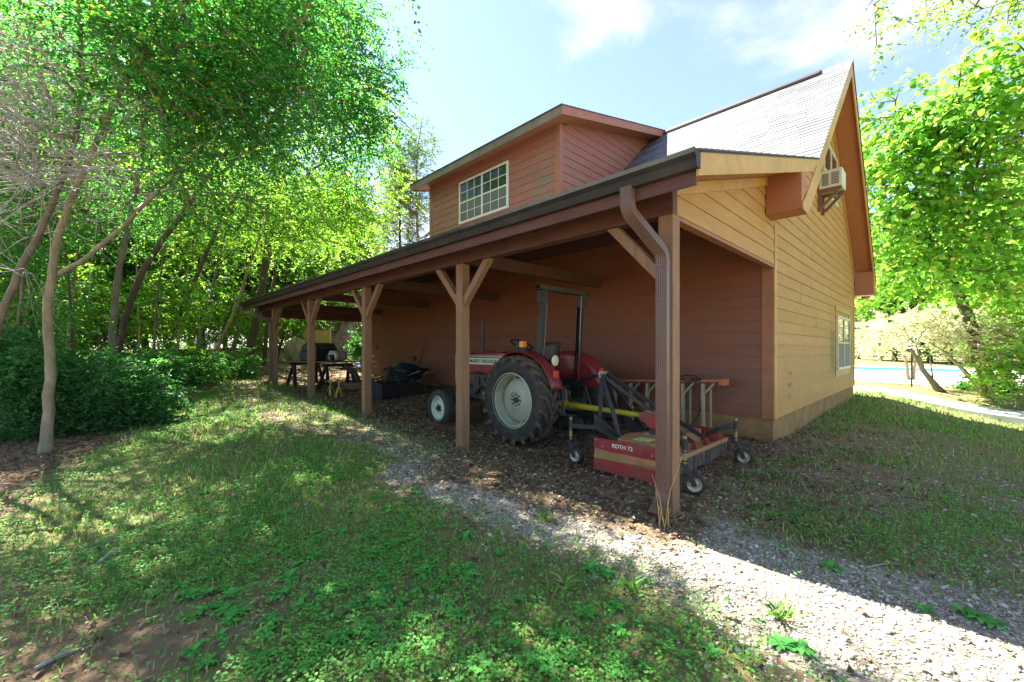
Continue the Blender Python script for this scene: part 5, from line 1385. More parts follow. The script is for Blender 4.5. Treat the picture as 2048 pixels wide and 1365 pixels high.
def left_wood():
    near = dict(twigs=2, per=24, tl=(.4, 1.0), leaf=(.036, .082), wr=.52, droop=.35, flat=.3)
    mid = dict(twigs=2, per=22, tl=(.45, 1.1), leaf=(.045, .10), wr=.55, droop=.3, flat=.3)
    far = dict(twigs=2, per=19, tl=(.5, 1.3), leaf=(.07, .14), wr=.55, droop=.25, flat=.3)
    # the pale forked tree at the edge of the grass
    r = R_(1)
    make_tree('pale_tree', 'pale smooth-barked tree forking above head height, nearest the lawn on the left',
        [(stem([(90, 905), (103, 764), (97, 653), (99, 554), (112, 470), (150, 380), (215, 230), (290, 90), (340, -60)], 6.1, dp2=5.2), .072, .02),
         (stem([(103, 560), (171, 520), (228, 474), (300, 400), (400, 300), (500, 180)], 6.1, False), .038, .012),
         (stem([(150, 380), (120, 250), (60, 100), (20, -80)], 5.9, False, 4.8), .035, .012)],
        [pb(r, 430, 150, 6, 190, 130, 1.0, 150), pb(r, 220, 60, 5.5, 200, 120, 1.0, 100), pb(r, 540, 60, 5.8, 130, 110, .8, 80), pb(r, 330, 330, 6.3, 130, 70, .7, 40),
         blob(r, (-4.6, 2.8, 6.8), (1.6, 2.2, .9), 130), pb(r, 250, 60, 4.8, 190, 60, .6, 60), pb(r, 360, 200, 5.0, 140, 140, .6, 110), pb(r, 400, 390, 7.0, 130, 60, .8, 60), pb(r, 520, 170, 5.3, 120, 140, .6, 90), blob(r, (-2.9, 5.2, 7.2), (1.3, 2, 1.1), 150), blob(r, (-3.3, 2.0, 6.4), (1.5, 1.9, 1), 150), blob(r, (-2.25, 2.3, 6.3), (.85, 1.6, .9), 110), blob(r, (-2.05, 4.0, 6.4), (.65, 1.7, .8), 130)], 11, M['bark_pale'], M['leaf_left'], 'trees of the left wood', leaf=near)
    # leaning tree at the frame edge with sprays of bare twigs
    r = R_(2)
    b1 = np.concatenate([pb(r, 60, 140, 4.4, 100, 110, .5, 34), pb(r, 60, 330, 4.6, 90, 90, .5, 36), pb(r, 180, 240, 4.8, 150, 120, .5, 56), pb(r, 260, 360, 5.0, 90, 60, .5, 18), pb(r, 20, 560, 5.2, 60, 60, .4, 6)])
    make_tree('leaning_tree', 'leaning grey tree at the left frame edge with sprays of bare silvery twigs',
        [(stem([(-60, 800), (-20, 690), (0, 640), (38, 540), (75, 470), (115, 390), (150, 290), (170, 180), (160, 40)], 5.4, dp2=5.0), .06, .02),
         (stem([(115, 390), (20, 330), (-60, 250)], 5.2, False), .035, .015), (stem([(150, 290), (50, 240), (-50, 180)], 5.1, False), .035, .015), (stem([(160, 180), (60, 110), (-40, 60)], 5.0, False), .04, .015)],
        [pb(r, 260, 20, 5.0, 160, 80, .8, 45), blob(r, (-6.2, 1.2, 6.0), (1.4, 1.9, .9), 90), blob(r, (-6.3, 4.2, 6.6), (1.2, 1.4, .8), 60)], 12, M['bark_grey'], M['leaf_left'], 'trees of the left wood', leaf=near,
        bare=[(b1, 2, .9, 2.3, tuple(-RT * .55 + np.array([0, 0, .12])))])
    # third: grey straight trunk behind the shrubs
    r = R_(3)
    make_tree('grey_tree', 'straight grey tree rising behind the dark shrubs, second trunk from the pale forked tree',
        [(stem([(214, 800), (222, 700), (229, 600), (244, 497), (262, 430), (285, 300), (300, 150), (330, -40)], 9.4), .09, .03),
         (stem([(262, 430), (330, 350), (420, 290), (520, 250)], 9.3, False), .05, .02)],
        [pb(r, 400, 280, 9, 150, 100, 1.2, 130), pb(r, 300, 120, 9, 190, 130, 1.3, 120), pb(r, 560, 260, 8.6, 120, 110, 1, 90), pb(r, 180, 420, 9.5, 130, 80, 1, 50), blob(r, (-4.0, 11.5, 7.6), (2.2, 2.6, 1.3), 230), pb(r, 90, 180, 9.5, 150, 130, 1.2, 150), pb(r, 60, 390, 9, 130, 90, 1, 110)], 13, M['bark_grey'], M['leaf_left'], 'trees of the left wood', leaf=mid)
    # fourth: leaning dark limb to the right
    r = R_(4)
    make_tree('dark_leaning_tree', 'dark trunk leaning to the right with a bend, behind the straight grey tree',
        [(stem([(225, 800), (244, 660), (263, 592), (282, 543), (324, 482), (358, 440), (420, 345), (475, 281), (560, 180), (640, 60)], 10, dp2=9.2), .085, .03),
         (stem([(475, 281), (600, 260), (690, 240)], 9.6, False), .05, .02)],
        [pb(r, 640, 170, 9.0, 120, 100, 1.2, 150), pb(r, 700, 60, 8.6, 70, 90, 1, 70), pb(r, 715, 210, 8.6, 75, 60, .8, 70), pb(r, 600, 30, 8.8, 120, 90, 1, 90), pb(r, 775, 118, 8.3, 34, 16, .5, 9), pb(r, 730, 290, 9.5, 60, 50, .8, 40), blob(r, (-2.0, 9.3, 8.2), (1.5, 2.0, 1.2), 170), blob(r, (-1.0, 11.0, 9.3), (1.3, 2.2, 1.1), 140), blob(r, (-2.3, 6.6, 7.6), (.9, 1.4, .9), 90)],
        14, M['bark_dark'], M['leaf_left'], 'trees of the left wood', leaf=mid)
    r = R_(5)
    make_tree('slim_tree', 'slim dark tree leaning right, midway between the dark leaning trunk and the porch gutter',
        [(stem([(318, 760), (331, 699), (358, 630), (385, 570), (408, 516), (430, 470), (455, 400), (470, 300), (480, 180)], 13), .085, .03)],
        [pb(r, 470, 380, 12.5, 160, 90, 1.6, 130), pb(r, 560, 420, 12.5, 110, 80, 1.4, 90), pb(r, 330, 420, 13, 130, 90, 1.5, 90)], 15, M['bark_dark'], M['leaf_lime'], 'trees of the left wood', leaf=mid)
    r = R_(6)
    make_tree('sapling_tree', 'thin sapling with a straight stem left of the porch gutter end',
        [(stem([(388, 735), (392, 703), (419, 604), (434, 535), (450, 470), (460, 380), (465, 280)], 14.5), .055, .02)],
        [pb(r, 430, 470, 14, 120, 80, 1.5, 90), pb(r, 520, 350, 14, 120, 80, 1.5, 80)], 16, M['bark_grey'], M['leaf_lime'], 'trees of the left wood', leaf=mid)
    r = R_(7)
    make_tree('slanted_sapling', 'thin slanted sapling leaning right just left of the porch gutter end',
        [(stem([(424, 735), (430, 707), (469, 623), (490, 560), (520, 470), (560, 380)], 15.5), .065, .025)],
        [pb(r, 560, 440, 15, 110, 70, 1.5, 90), pb(r, 640, 400, 15, 110, 70, 1.5, 90)], 17, M['bark_tan'], M['leaf_lime'], 'trees of the left wood', leaf=mid)
    r = R_(8)
    make_tree('tall_dark_tree', 'tall thick dark trunk standing just beyond the far end of the porch gutter',
        [(stem([(496, 735), (499, 714), (522, 592), (537, 478), (545, 440), (556, 300), (575, 120), (600, -20)], 16.5), .165, .07), (stem([(548, 420), (620, 340), (700, 300)], 16.3, False), .06, .03)],
        [pb(r, 640, 330, 16, 150, 90, 2, 160), pb(r, 720, 390, 16, 90, 60, 1.6, 90), pb(r, 600, 180, 16, 150, 110, 2, 130), pb(r, 720, 220, 15.5, 60, 60, 1.4, 60), blob(r, (-.8, 18, 10), (1.8, 2.5, 1.6), 130)], 18, M['bark_dark'], M['leaf_lime'], 'trees of the left wood', leaf=far)
    r = R_(9)
    make_tree('slender_dark_tree', 'slender dark tree seen between the gutter elbow and the tall thick trunk',
        [(stem([(528, 735), (530, 714), (533, 653), (549, 554), (565, 470), (600, 380), (640, 300)], 17.5), .085, .03), (stem([(533, 653), (515, 610), (500, 560)], 17.5, False), .05, .02)],
        [pb(r, 680, 440, 17, 110, 60, 2, 120), pb(r, 600, 440, 17, 100, 60, 2, 80), pb(r, 500, 480, 17, 90, 60, 1.5, 60)], 19, M['bark_dark'], M['leaf_lime'], 'trees of the left wood', leaf=far)
    r = R_(10)
    make_tree('porch_gap_tree', 'leaning thin tree seen under the porch roof between the two farthest posts',
        [(stem([(552, 745), (558, 697), (574, 652), (588, 610), (600, 540)], 19), .075, .03)],
        [pb(r, 590, 610, 18.5, 60, 35, 1.2, 60), pb(r, 640, 470, 19, 90, 60, 2, 60)], 20, M['bark_dark'], M['leaf_lime'], 'trees of the left wood', leaf=far)
    for k, (pp, lab, bk) in enumerate([
        ([(640, 715), (641, 660), (650, 600), (655, 520)], 'dark upright trunk beyond the porch, seen left of the yellow fence post', 'bark_dark'),
        ([(716, 720), (712, 670), (702, 620), (690, 560)], 'thin curved trunk beyond the porch, just left of the end of the barn wall', 'bark_tan')]):
        r = R_(30 + k)
        make_tree('backyard_tree', lab, [(stem(pp, 22 + k), .13 - .05 * k, .05)], [pb(r, 660 + 40 * k, 560, 22, 90, 70, 2, 80)], 21 + k, M[bk], M['leaf_far'], 'trees beyond the porch', leaf=far)
    # cedar and airy tree beyond the dormer
    r = R_(41); c = at(800, 640, 20)
    pts = []
    for k in range(440):
        h = r.uniform(.08, 1); z = 1.0 + 9.6 * h; rr = 2.1 * (1 - h) ** .8 + .15; a = r.uniform(0, 2 * PI); q = rr * math.sqrt(r.uniform(.2, 1)); pts.append((c[0] + q * math.cos(a), c[1] + q * math.sin(a), z - .25 * q))
    make_tree('cedar_tree', 'feathery brownish green cedar standing beyond the far end of the dormer', [([(c[0], c[1], float(g(c[0], c[1])) - .1), (c[0], c[1], 5), (c[0], c[1], 10.6)], .15, .02)], [np.array(pts)], 23, M['bark_dark'], M['leaf_cedar'],
              leaf=dict(twigs=3, per=28, tl=(.35, .8), leaf=(.07, .15), wr=.22, droop=.5, fold=.1))
    r = R_(42)
    make_tree('airy_tree', 'tall thin-leaved silvery tree against the sky beyond the dormer', [(stem([(838, 700), (836, 500), (832, 380), (835, 300), (845, 235)], 26), .16, .02)],
              [pb(r, 838, 300, 26, 44, 62, 1.6, 110), pb(r, 800, 340, 26, 44, 60, 1.6, 90), pb(r, 838, 405, 26, 45, 50, 1.6, 110), pb(r, 770, 270, 27, 44, 44, 1.5, 60)], 24, M['bark_grey'], M['leaf_airy'],
              leaf=dict(twigs=3, per=12, tl=(.4, .9), leaf=(.09, .16), wr=.5, droop=.2))

def shrubs():
    spec = [  # px, py centre, depth, half widths, n, label, leaf
        (35, 770, 6.9, 95, 75, 'dark leafy shrub at the left frame edge, low beside the pale forked trunk', 'leaf_deep'),
        (20, 705, 7.3, 90, 50, 'taller dark shrub at the left frame edge, above the low one', 'leaf_deep'),
        (200, 790, 7.6, 95, 75, 'broad dark green shrub to the right of the pale forked trunk', 'leaf_deep'),
        (285, 800, 7.9, 75, 60, 'rounded shrub at the corner of the wood nearest the gravel track', 'leaf_deep'),
        (160, 735, 8.4, 90, 42, 'leafy bush between the pale forked trunk and the straight grey trunk', 'leaf_left'),
        (300, 738, 10.0, 75, 32, 'bush in front of the dark leaning trunk', 'leaf_left'),
        (370, 735, 12.5, 70, 35, 'low bush on the leaf-covered bank left of the far porch post', 'leaf_left'),
        (455, 735, 14.5, 60, 28, 'low green bush on the bank under the gutter end', 'leaf_left'),
        (330, 610, 12.5, 85, 60, 'sunlit bush high between the dark leaning trunk and the slim tree', 'leaf_lime'),
        (430, 620, 16.5, 80, 60, 'sunlit bush behind the slanted sapling', 'leaf_lime'),
        (120, 590, 10.5, 110, 70, 'tall bright bush behind the pale forked trunk', 'leaf_lime'),
        (20, 540, 8.5, 90, 70, 'tall bright bush behind the leaning tree at the frame edge', 'leaf_left'),
        (490, 660, 18.5, 60, 50, 'bush right behind the tall thick dark trunk', 'leaf_lime'),
        (722, 694, 17.5, 22, 14, 'low green bush beyond the end of the barn wall', 'leaf_left'),
        (610, 650, 24, 60, 40, 'bright bush far beyond the two farthest posts', 'leaf_lime'),
        (40, 640, 17, 95, 50, 'bright distant bush low behind the leaning tree at the frame edge', 'leaf_lime'), (150, 650, 18, 90, 45, 'bright distant bush low behind the pale forked trunk', 'leaf_lime'), (250, 650, 19, 80, 45, 'bright distant bush low behind the straight grey trunk', 'leaf_lime'),
        (345, 655, 21, 80, 42, 'bright distant bush low behind the slim dark tree', 'leaf_lime'), (410, 640, 23, 70, 45, 'bright distant bush deep behind the straight-stemmed sapling', 'leaf_lime'), (545, 655, 23, 60, 45, 'bright distant bush low behind the slender dark tree', 'leaf_lime'),
    ]
    for k, (a, b, d, rx, ry, lab, lm) in enumerate(spec):
        r = R_(100 + k); c = at(a, b, d); gz = float(g(c[0], c[1])); n = int((90 + rx * .9) * (.8 if lm == 'leaf_lime' or b < 560 else 1))
        P = pb(r, a, b, d, rx, ry, rx * d / CF * (.55 if d < 8 else .8), n)
        P[:, 2] += (vn(P[:, 0] + 40, P[:, 1] + 40, 1.6, 50 + k) - .5) * .5 * ry * d / CF + np.where(r.random(n) < .12, r.uniform(.1, .5, n), 0); P[:, 2] = np.maximum(P[:, 2], gz + .12)
        low = P[r.random(n) < .25].copy(); low[:, 2] = gz + (low[:, 2] - gz) * r.uniform(.1, .6, len(low))
        paths = []
        for q in range(4):
            t = P[r.integers(0, n)]; paths.append(([(c[0] + .06 * q, c[1] + .05 * (q % 2), gz - .05), (c[0] * .6 + t[0] * .4, c[1] * .6 + t[1] * .4, gz + (t[2] - gz) * .55), tuple(t)], .018, .006))
        sc = 1 if d < 9 else 1.35
        make_tree('shrub', lab, paths, [P, low], 200 + k, M['bark_grey'], M[lm], 'shrubs of the left wood', 'shrub', wood=dict(rt=.003),
                  leaf=dict(twigs=3, per=11, tl=(.2, .5), leaf=(.045 * sc, .085 * sc), wr=.55, droop=.35, up=.35, flat=.7))
    # thin young trees between the trunks
    for k, (a, b, d, tx, ty, lab) in enumerate([(30, 820, 7.5, 60, 430, 'thin dark sapling stem behind the dark shrubs, nearest the frame edge'), (150, 790, 8.5, 120, 420, 'thin sapling stem between the pale forked trunk and the straight grey trunk'), (125, 780, 9.5, 170, 400, 'slanting thin sapling crossing behind the pale forked trunk'),
            (300, 760, 11.5, 345, 400, 'thin sapling just beyond the dark leaning trunk'), (200, 770, 11, 215, 380, 'straight thin sapling beside the straight grey trunk'), (350, 745, 14, 400, 420, 'thin sapling beside the slim dark tree'),
            (462, 735, 17, 500, 430, 'thin pale sapling between the slanted sapling and the tall thick trunk'), (410, 735, 17, 395, 430, 'thin upright sapling behind the sapling with a straight stem'), (280, 745, 14.5, 270, 420, 'thin upright sapling far behind the dark leaning trunk'), (375, 735, 18, 440, 440, 'thin sapling leaning right deep in the wood behind the slim tree')]):
        r = R_(600 + k); mx_ = (a + tx) / 2 + r.uniform(-12, 12)
        make_tree('young_tree', lab, [(stem([(a, b), (mx_, (b + ty) / 2), (tx, ty), (tx + (tx - a) * .4, ty - 120)], d), .032 + .001 * d, .012)], [pb(r, tx, ty + 20, d, 80, 70, .8, 45), pb(r, (a + tx) / 2, (b + ty) / 2, d, 60, 60, .6, 18)], 610 + k, M[['bark_grey', 'bark_dark', 'bark_tan'][k % 3]], M['leaf_lime' if k > 4 else 'leaf_left'], 'young trees of the left wood',
                  leaf=dict(twigs=3, per=12, tl=(.3, .7), leaf=(.05, .085), wr=.55, droop=.25))

def right_side():
    # broad-leaved tree
    r = R_(51)
    make_tree('broadleaf_tree', 'tree with big lime green leaves leaning over the lawn right of the gable',
        [(stem([(1990, 815), (1965, 740), (1945, 660), (1925, 600), (1895, 545), (1860, 480), (1820, 415), (1790, 380)], 14.5, dp2=12.5), .24, .05),
         (stem([(1895, 545), (1930, 440), (1970, 330), (2010, 200)], 13.5, False, 11.5), .10, .03), (stem([(1860, 480), (1790, 460), (1740, 450)], 12.9, False), .05, .02), (stem([(1930, 440), (1870, 330), (1800, 230)], 12.5, False), .06, .02)],
        [pb(r, 1890, 280, 11.5, 130, 110, 1.5, 190), pb(r, 2000, 180, 10, 110, 120, 1.5, 140), pb(r, 1800, 330, 12, 75, 120, 1.2, 130), pb(r, 1860, 520, 13, 130, 60, 1.5, 110), pb(r, 1770, 560, 14.5, 60, 45, 1.2, 45), pb(r, 1985, 520, 12.5, 110, 90, 1.5, 110), pb(r, 1770, 220, 12.5, 45, 50, 1, 22), pb(r, 2010, 380, 11.5, 110, 120, 1.4, 100), pb(r, 1850, 430, 12.5, 110, 60, 1.2, 70), pb(r, 1760, 470, 13.5, 40, 50, 1, 25)],
        52, M['bark_dark'], M['leaf_big'], leaf=dict(twigs=2, per=7, tl=(.4, .9), leaf=(.13, .22), wr=.72, droop=.45, big=True, fold=.2), wood=dict(rt=.006))
    # pale-leaved small tree, several stems
    r = R_(52)
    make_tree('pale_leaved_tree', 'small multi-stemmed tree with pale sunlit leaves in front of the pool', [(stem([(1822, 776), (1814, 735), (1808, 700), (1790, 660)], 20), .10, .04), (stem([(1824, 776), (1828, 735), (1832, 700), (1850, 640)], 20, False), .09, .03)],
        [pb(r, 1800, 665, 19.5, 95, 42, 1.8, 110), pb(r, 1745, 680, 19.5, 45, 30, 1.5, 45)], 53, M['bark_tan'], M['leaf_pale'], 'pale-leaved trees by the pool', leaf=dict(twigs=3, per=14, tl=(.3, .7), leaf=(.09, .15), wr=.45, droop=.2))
    r = R_(53)
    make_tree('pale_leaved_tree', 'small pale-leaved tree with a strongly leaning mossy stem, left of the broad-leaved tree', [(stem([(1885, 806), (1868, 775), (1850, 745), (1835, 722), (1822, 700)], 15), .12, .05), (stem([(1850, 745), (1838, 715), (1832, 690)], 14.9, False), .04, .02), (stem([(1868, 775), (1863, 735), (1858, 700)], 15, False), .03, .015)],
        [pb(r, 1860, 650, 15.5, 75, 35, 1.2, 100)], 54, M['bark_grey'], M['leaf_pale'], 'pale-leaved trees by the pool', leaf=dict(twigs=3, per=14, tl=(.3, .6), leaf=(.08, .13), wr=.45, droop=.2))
    r = R_(54)
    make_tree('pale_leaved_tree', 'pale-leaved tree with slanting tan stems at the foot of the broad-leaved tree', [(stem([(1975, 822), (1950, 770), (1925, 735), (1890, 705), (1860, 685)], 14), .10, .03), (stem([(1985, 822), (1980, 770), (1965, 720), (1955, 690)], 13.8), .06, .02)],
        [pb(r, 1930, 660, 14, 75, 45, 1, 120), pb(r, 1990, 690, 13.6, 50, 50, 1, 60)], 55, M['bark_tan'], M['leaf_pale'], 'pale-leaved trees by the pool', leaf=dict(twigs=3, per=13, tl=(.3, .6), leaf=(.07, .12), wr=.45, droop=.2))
    # shrubs at the right edge
    for k, (a, b, d, rx, ry, lab, lm) in enumerate([(2030, 740, 12.5, 70, 60, 'green shrub at the right frame edge, beside the tan stems', 'leaf_lime'), (1990, 775, 15.5, 60, 30, 'low dark shrub behind the foot of the broad-leaved tree', 'leaf_left'), (2060, 620, 13.0, 70, 60, 'tall leafy shrub rising at the right frame edge', 'leaf_lime'), (2000, 590, 17, 70, 60, 'bushy sapling behind the broad-leaved trunk', 'leaf_lime')]):
        r = R_(300 + k); c = at(a, b, d); gz = float(g(c[0], c[1])); n = 110
        P = pb(r, a, b, d, rx, ry, rx * d / CF * .8, n); P[:, 2] = np.maximum(P[:, 2], gz + .1)
        make_tree('shrub', lab, [([(c[0], c[1], gz - .05), (c[0] + .1, c[1], gz + .6), tuple(P[0])], .03, .01)], [P], 310 + k, M['bark_grey'], M[lm], 'shrubs at the right edge', 'shrub', wood=dict(rt=.003), leaf=dict(twigs=3, per=12, tl=(.25, .6), leaf=(.08, .14), wr=.5, droop=.3))
    # overhanging sprays from a tree outside the frame on the right
    r = R_(55)
    make_tree('overhanging_tree', 'tree whose thin leafy sprays hang into the top right corner', [([(9.2, -8.0, float(g(9.2, -8.0)) - .1), (8.6, -7.2, 3), (7.4, -6.0, 6), (6.0, -4.6, 8.2)], .2, .07), ([(7.4, -6.0, 6.0), tuple(at(2100, -60, 7)), tuple(at(1960, -10, 7)), tuple(at(1850, 0, 6.8))], .06, .012), ([tuple(at(1960, -10, 7)), tuple(at(1900, -80, 6.5)), tuple(at(1765, -60, 6.2))], .04, .01)],
        [pb(r, 2010, 15, 7, 80, 40, .6, 50), pb(r, 1910, -10, 7, 70, 25, .6, 26), pb(r, 1752, 25, 6.2, 12, 40, .2, 7), pb(r, 1845, 45, 6.6, 45, 25, .2, 7), pb(r, 1760, 85, 6.2, 14, 14, .2, 3), blob(r, (6, -4.8, 9), (2, 2, 1.2), 60)], 56, M['bark_grey'], M['leaf_lime'],
        leaf=dict(twigs=2, per=8, tl=(.2, .45), leaf=(.05, .085), wr=.55, droop=.35))

def far_trees():
    protos = []
    for k in range(3):
        r = R_(400 + k); h = 12 + 2 * k
        pts = np.concatenate([blob(r, (r.normal(0, 1.0), r.normal(0, 1.0), h * f), (2.4, 2.4, 1.7), 55) for f in (.28, .42, .56, .70, .84)] + [blob(r, (0, 0, h * .15), (2.2, 2.2, 1.2), 40)])
        T = make_tree('forest_tree', 'x', [([(0, 0, -.3), (.2, .1, h * .4), (.1, .3, h * .75), (0, .2, h * .95)], .2, .04)], [pts], 410 + k, M['bark_dark'], M['leaf_far'] if k != 1 else M['leaf_lime'], leaf=dict(twigs=3, per=10, tl=(.6, 1.3), leaf=(.20, .34), wr=.65, droop=.2), wood=dict(rt=.01))
        protos.append(T)
    spots = []   # px, depth, scale
    L = [(-60, 13, .75), (60, 15, .8), (-160, 11, .7), (170, 19, .9), (290, 21, .85), (400, 24, .95), (500, 25, .95), (590, 28, .9), (690, 27, .75), (100, 26, 1.1), (240, 30, 1.1), (380, 34, 1.1), (520, 37, 1.1), (650, 38, 1.0), (740, 34, .8), (0, 33, 1.2), (-250, 17, 1.0), (-120, 22, 1.1), (800, 46, .8), (330, 26, .7), (450, 29, .8), (550, 31, .9), (140, 20, .7), (220, 23, .75), (620, 33, .8), (700, 42, 1.1)]
    Rr = [(1715, 52, 1.2), (1760, 49, 1.1), (1790, 46, 1.2), (1830, 49, 1.2), (1860, 45, 1.2), (1935, 36, 1.1), (2010, 30, 1.0), (2090, 24, .9), (1900, 41, 1.1), (1970, 33, 1.0), (1750, 62, 1.2), (1830, 58, 1.1), (1900, 50, 1.2), (1980, 42, 1.1), (2060, 36, 1.1), (2150, 30, 1.0), (2190, 20, .8)]
    names = ['far left of the wood', 'pool side']
    for si, S in enumerate((L, Rr)):
        for i, (a, d, sc) in enumerate(S):
            k = (i * 7 + si) % 3; p = at(a, CCY, d); o = copy_tree(protos[k]); r = R_(500 + i + 50 * si)
            o.location = (p[0], p[1], float(g(p[0], p[1])) - .05); o.rotation_euler = (0, 0, r.uniform(0, 6.28)); s = sc * r.uniform(.92, 1.08); o.scale = (s, s, s * r.uniform(.95, 1.1))
            if si == 0: tag(o, 'dense green forest tree standing behind the nearer trunks of the left wood', 'tree', 'forest trees behind the left wood')
            else: tag(o, 'dense green forest tree standing behind the swimming pool', 'tree', 'forest trees behind the pool')
    def kill(o):
        for c in list(o.children): kill(c)
        bpy.data.objects.remove(o)
    for T in protos: kill(T)

left_wood(); shrubs(); right_side(); far_trees()

# ------------------------------------------------------------------ beyond the porch and the pool
def beyond():
    p = at(640, 690, 20.5); z = float(g(p[0], p[1]))
    fpanel = empty('wooden_fence', (p[0], p[1], z), -.75, label='short yellow pine fence section with a taller post beyond the porch', cat='fence')
    zt = at(640, 659, 20.5)[2] - z
    m = MB()
    for k in range(7): m.box(-.62 + k * .15, -.62 + k * .15 + .13, -.012, .012, .02, zt - .05)
    m.build('pickets', M['newwood'], fpanel)
    m = MB(); m.box(-.65, .45, .012, .05, zt - .18, zt - .08); m.box(-.65, .45, .012, .05, .25, .35); m.build('rail', M['newwood'], fpanel)
    m = MB(); m.box(.40, .52, -.05, .07, -.1, zt + .03); m.build('post', M['newwood'], fpanel, bevel=.01); MB().box(-.72, -.63, -.05, .05, -.1, zt - .02).build('post', M['newwood'], fpanel)
    def lump(name, px, py, d, rx, ry, rz_, mat, lab, cat, seed, pw=1.0, amp=.12):
        c = at(px, py, d); r = R_(seed); ph = r.uniform(0, 6, 6); gz = float(g(c[0], c[1]))
        def f(u, v):
            t = 2 * PI * u; q = PI * v; s = math.sin(q) ** pw; k = 1 + amp * math.sin(3 * t + ph[0] + 2 * q) + amp * .7 * math.sin(5 * t + ph[1]) * math.sin(4 * q + ph[2]) + amp * .5 * math.sin(9 * t + 7 * q + ph[3])
            return (rx * s * math.cos(t) * k, ry * s * math.sin(t) * k, rz_ * math.cos(q) * k)
        o = MB().grid(f, 40, 22).build(name, mat, smooth=True); o.location = (c[0], c[1], max(gz, c[2] - rz_ * .1)); tag(o, lab, cat); return o
    lump('boulder', 592, 702, 19, .42, .4, .6, M['stone'], 'rounded pale boulder beyond the far porch posts', 'rock', 61)
    lump('brush_heap', 684, 685, 26, 1.3, 1.1, 1.7, M['mound'], 'conical reddish brown heap of dry brush beyond the porch', 'brush heap', 62, 2.2, .13)
    o = MB().grid(lambda u, v: (-.5 + u, -.3 + .6 * v, .06 + .05 * math.sin(5 * u) * math.cos(4 * v)), 12, 8).build('blue_tarp', M['tarp2'], smooth=True, solid=.01)
    q = at(697, 703, 17.5); o.location = (q[0], q[1], float(g(q[0], q[1])) + .03); tag(o, 'bright blue tarpaulin on the ground beyond the porch', 'tarp')
    # pool
    pv = MB()
    x0, x1, y0, y1 = 24.0, 42.0, -3.2, 6.5
    for a in ((19.6, x0, -6.5, 10.4), (x1, 47, -6.5, 10.4), (x0, x1, -6.5, y0), (x0, x1, y1, 10.4)): pv.box(a[0], a[1], a[2], a[3], -.5, .05)
    o = pv.build('pool_paving', M['concrete']); tag(o, 'white concrete paving round the pool', 'paving', kind='structure')
    pt = MB(); pt.box(x1 - .012, x1 + .002, y0, y1, -.6, .0); pt.box(x0, x1, y1 - .012, y1 + .002, -.6, .0)
    P = empty('swimming_pool', (33, 1.6, 0), label='swimming pool with a blue tile waterline in white paving', cat='pool')
    m, nt, N, L = new_mat('pool water'); ou = N.new('ShaderNodeOutputMaterial'); b = N.new('ShaderNodeBsdfPrincipled'); L.new(b.outputs[0], ou.inputs[0])
    b.inputs['Base Color'].default_value = (.55, .78, .82, 1); b.inputs['Roughness'].default_value = .25
    tc = N.new('ShaderNodeTexCoord'); n = N.new('ShaderNodeTexNoise'); n.inputs['Scale'].default_value = 3; L.new(tc.outputs['Object'], n.inputs['Vector']); bp = N.new('ShaderNodeBump'); bp.inputs['Strength'].default_value = .15; L.new(n.outputs['Fac'], bp.inputs['Height']); L.new(bp.outputs[0], b.inputs['Normal'])
    pt.build('tile_band', M['pooltile'], P, loc=(33, 1.6, 0))
    w = MB(); w.quad((x0, y0, -.16), (x1, y0, -.16), (x1, y1, -.16), (x0, y1, -.16)); w.build('water', m, P, loc=(33, 1.6, 0))
    # iron fence on this side of the pool
    F_ = empty('pool_fence', (18.6, 0, 0), label='thin black iron fence between the lawn and the pool', cat='fence')
    m = MB(); ys = np.arange(-9, 9, .26)
    for z in (.12, 1.02, 1.22): m.box(18.59, 18.61, -9, 9, z, z + .02)
    m.build('rails', M['iron'], F_, loc=(18.6, 0, 0))
    m = MB()
    for y in ys: m.box(18.596, 18.604, y - .003, y + .003, -.3, 1.24)
    m.build('pickets', M['iron'], F_, loc=(18.6, 0, 0))
    for y in np.arange(-8.2, 9, 2.4): MB().box(18.575, 18.625, y - .025, y + .025, -.5, 1.36).build('fence_post', M['iron'], F_, loc=(18.6, 0, 0))
    # concrete walk behind the barn
    wk = MB(); n = 26; pts = []
    for k in range(n + 1):
        t = k / n; pts.append((13.0 + 1.2 * t, 9 - 17 * t))
    for (a, b), (c, d) in zip(pts[:-1], pts[1:]):
        za, zb = [max(float(g(q, b_)) for q in (a, a + 1, a + 2.2)) for a, b_ in ((a, b), (c, d))]
        wk.add([(a, b, za + .03), (a + 2.2, b, za + .03), (c + 2.2, d, zb + .03), (c, d, zb + .03), (a, b, za - .3), (a + 2.2, b, za - .3), (c + 2.2, d, zb - .3), (c, d, zb - .3)], [(0, 1, 2, 3), (0, 3, 7, 4), (1, 5, 6, 2)])
    o = wk.build('concrete_walk', M['concrete']); tag(o, 'white concrete walk between the lawn and the pool fence', 'walk', kind='structure')
beyond()
# ------------------------------------------------------------------ sky, sun, camera
ELEV, AZ = math.radians(54), math.radians(-4.0)      # azimuth measured from +Y towards +X
to_sun = Vector((math.sin(AZ) * math.cos(ELEV), math.cos(AZ) * math.cos(ELEV), math.sin(ELEV)))
W = bpy.data.worlds.new('World'); SC.world = W; W.use_nodes = True
nt = W.node_tree; N, L = nt.nodes, nt.links; N.clear()
out = N.new('ShaderNodeOutputWorld'); bg = N.new('ShaderNodeBackground'); L.new(bg.outputs[0], out.inputs[0])
sky = N.new('ShaderNodeTexSky'); sky.sky_type = 'NISHITA'; sky.sun_disc = False; sky.sun_elevation = ELEV; sky.sun_rotation = AZ
sky.air_density = 1.0; sky.dust_density = .3; sky.ozone_density = 3.0
tc = N.new('ShaderNodeTexCoord'); sp = N.new('ShaderNodeSeparateXYZ'); L.new(tc.outputs['Generated'], sp.inputs[0])
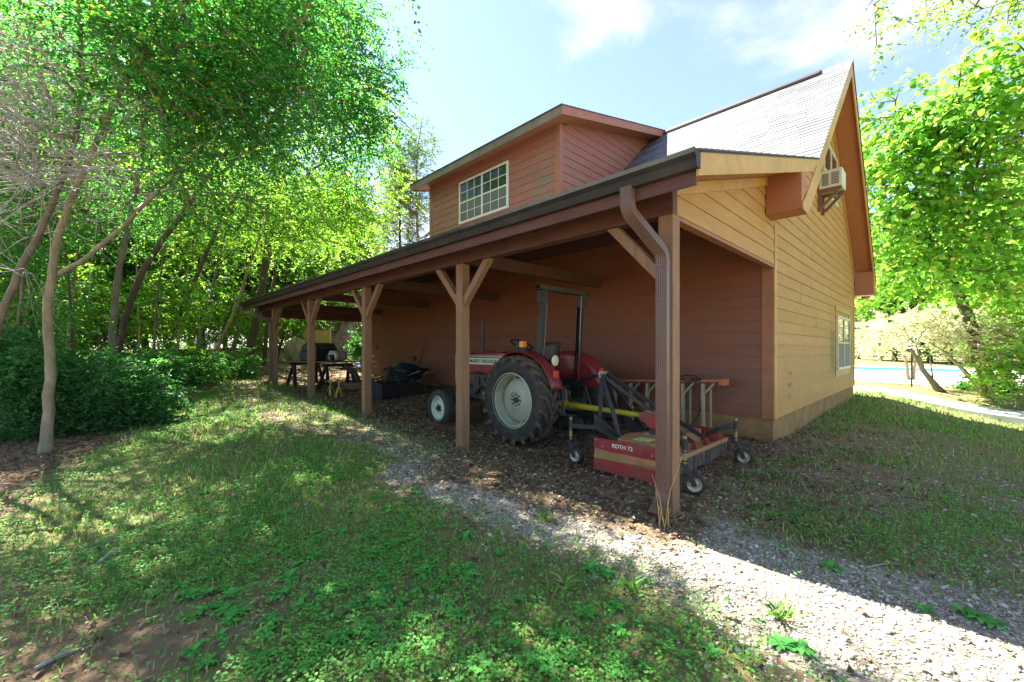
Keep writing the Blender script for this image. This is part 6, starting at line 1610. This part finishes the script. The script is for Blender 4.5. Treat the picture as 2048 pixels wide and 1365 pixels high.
def mth(op, a, b=None):
    m = N.new('ShaderNodeMath'); m.operation = op
    for i, v in enumerate((a, b)):
        if v is None: continue
        if isinstance(v, (int, float)): m.inputs[i].default_value = v
        else: L.new(v, m.inputs[i])
    return m.outputs[0]
zz = mth('ADD', mth('MAXIMUM', sp.outputs[2], 0.0), .25)
cx = N.new('ShaderNodeCombineXYZ'); L.new(mth('DIVIDE', sp.outputs[0], zz), cx.inputs[0]); L.new(mth('DIVIDE', sp.outputs[1], zz), cx.inputs[1])
cn = N.new('ShaderNodeTexNoise'); cn.inputs['Scale'].default_value = 1.5; cn.inputs['Detail'].default_value = 7; cn.inputs['Roughness'].default_value = .55; cn.inputs['Distortion'].default_value = .3
L.new(cx.outputs[0], cn.inputs['Vector'])
cr = N.new('ShaderNodeValToRGB'); cr.color_ramp.elements[0].position = .50; cr.color_ramp.elements[1].position = .68; cr.color_ramp.interpolation = 'EASE'
L.new(cn.outputs['Fac'], cr.inputs[0])
mx = N.new('ShaderNodeMix'); mx.data_type = 'RGBA'; L.new(mth('ADD', mth('MULTIPLY', cr.outputs[0], .75), .1), mx.inputs[0]); L.new(sky.outputs[0], mx.inputs[6]); mx.inputs[7].default_value = (4.7, 4.35, 4.55, 1)
L.new(mx.outputs[2], bg.inputs[0]); bg.inputs[1].default_value = .05

sd = bpy.data.lights.new('sun', 'SUN'); sd.energy = 4.8; sd.angle = math.radians(.5); sd.color = (1, .93, .80)
so = bpy.data.objects.new('sun', sd); COL.objects.link(so); so.rotation_euler = (-to_sun).to_track_quat('-Z', 'Y').to_euler()

cam = bpy.data.cameras.new('camera'); co = bpy.data.objects.new('camera', cam); COL.objects.link(co)
cam.sensor_width = 36; cam.lens = CF / 2048 * 36; cam.shift_y = (CCY - 682.5) / 2048; cam.clip_end = 900; cam.clip_start = .05
co.location = tuple(CAM); co.rotation_euler = (PI / 2, 0, math.atan2(FW[1], FW[0]) - PI / 2)
SC.camera = co
SC.view_settings.view_transform = 'Standard'; SC.view_settings.look = 'None'; SC.view_settings.exposure = 2.85; SC.view_settings.gamma = 1
SC.render.engine = 'CYCLES'
cy = SC.cycles
cy.max_bounces = 8; cy.diffuse_bounces = 4; cy.glossy_bounces = 3; cy.transmission_bounces = 5; cy.transparent_max_bounces = 6
cy.sample_clamp_indirect = 6; cy.use_denoising = True
try: cy.denoiser = 'OPENIMAGEDENOISE'
except Exception: pass
cy.caustics_reflective = False; cy.caustics_refractive = False
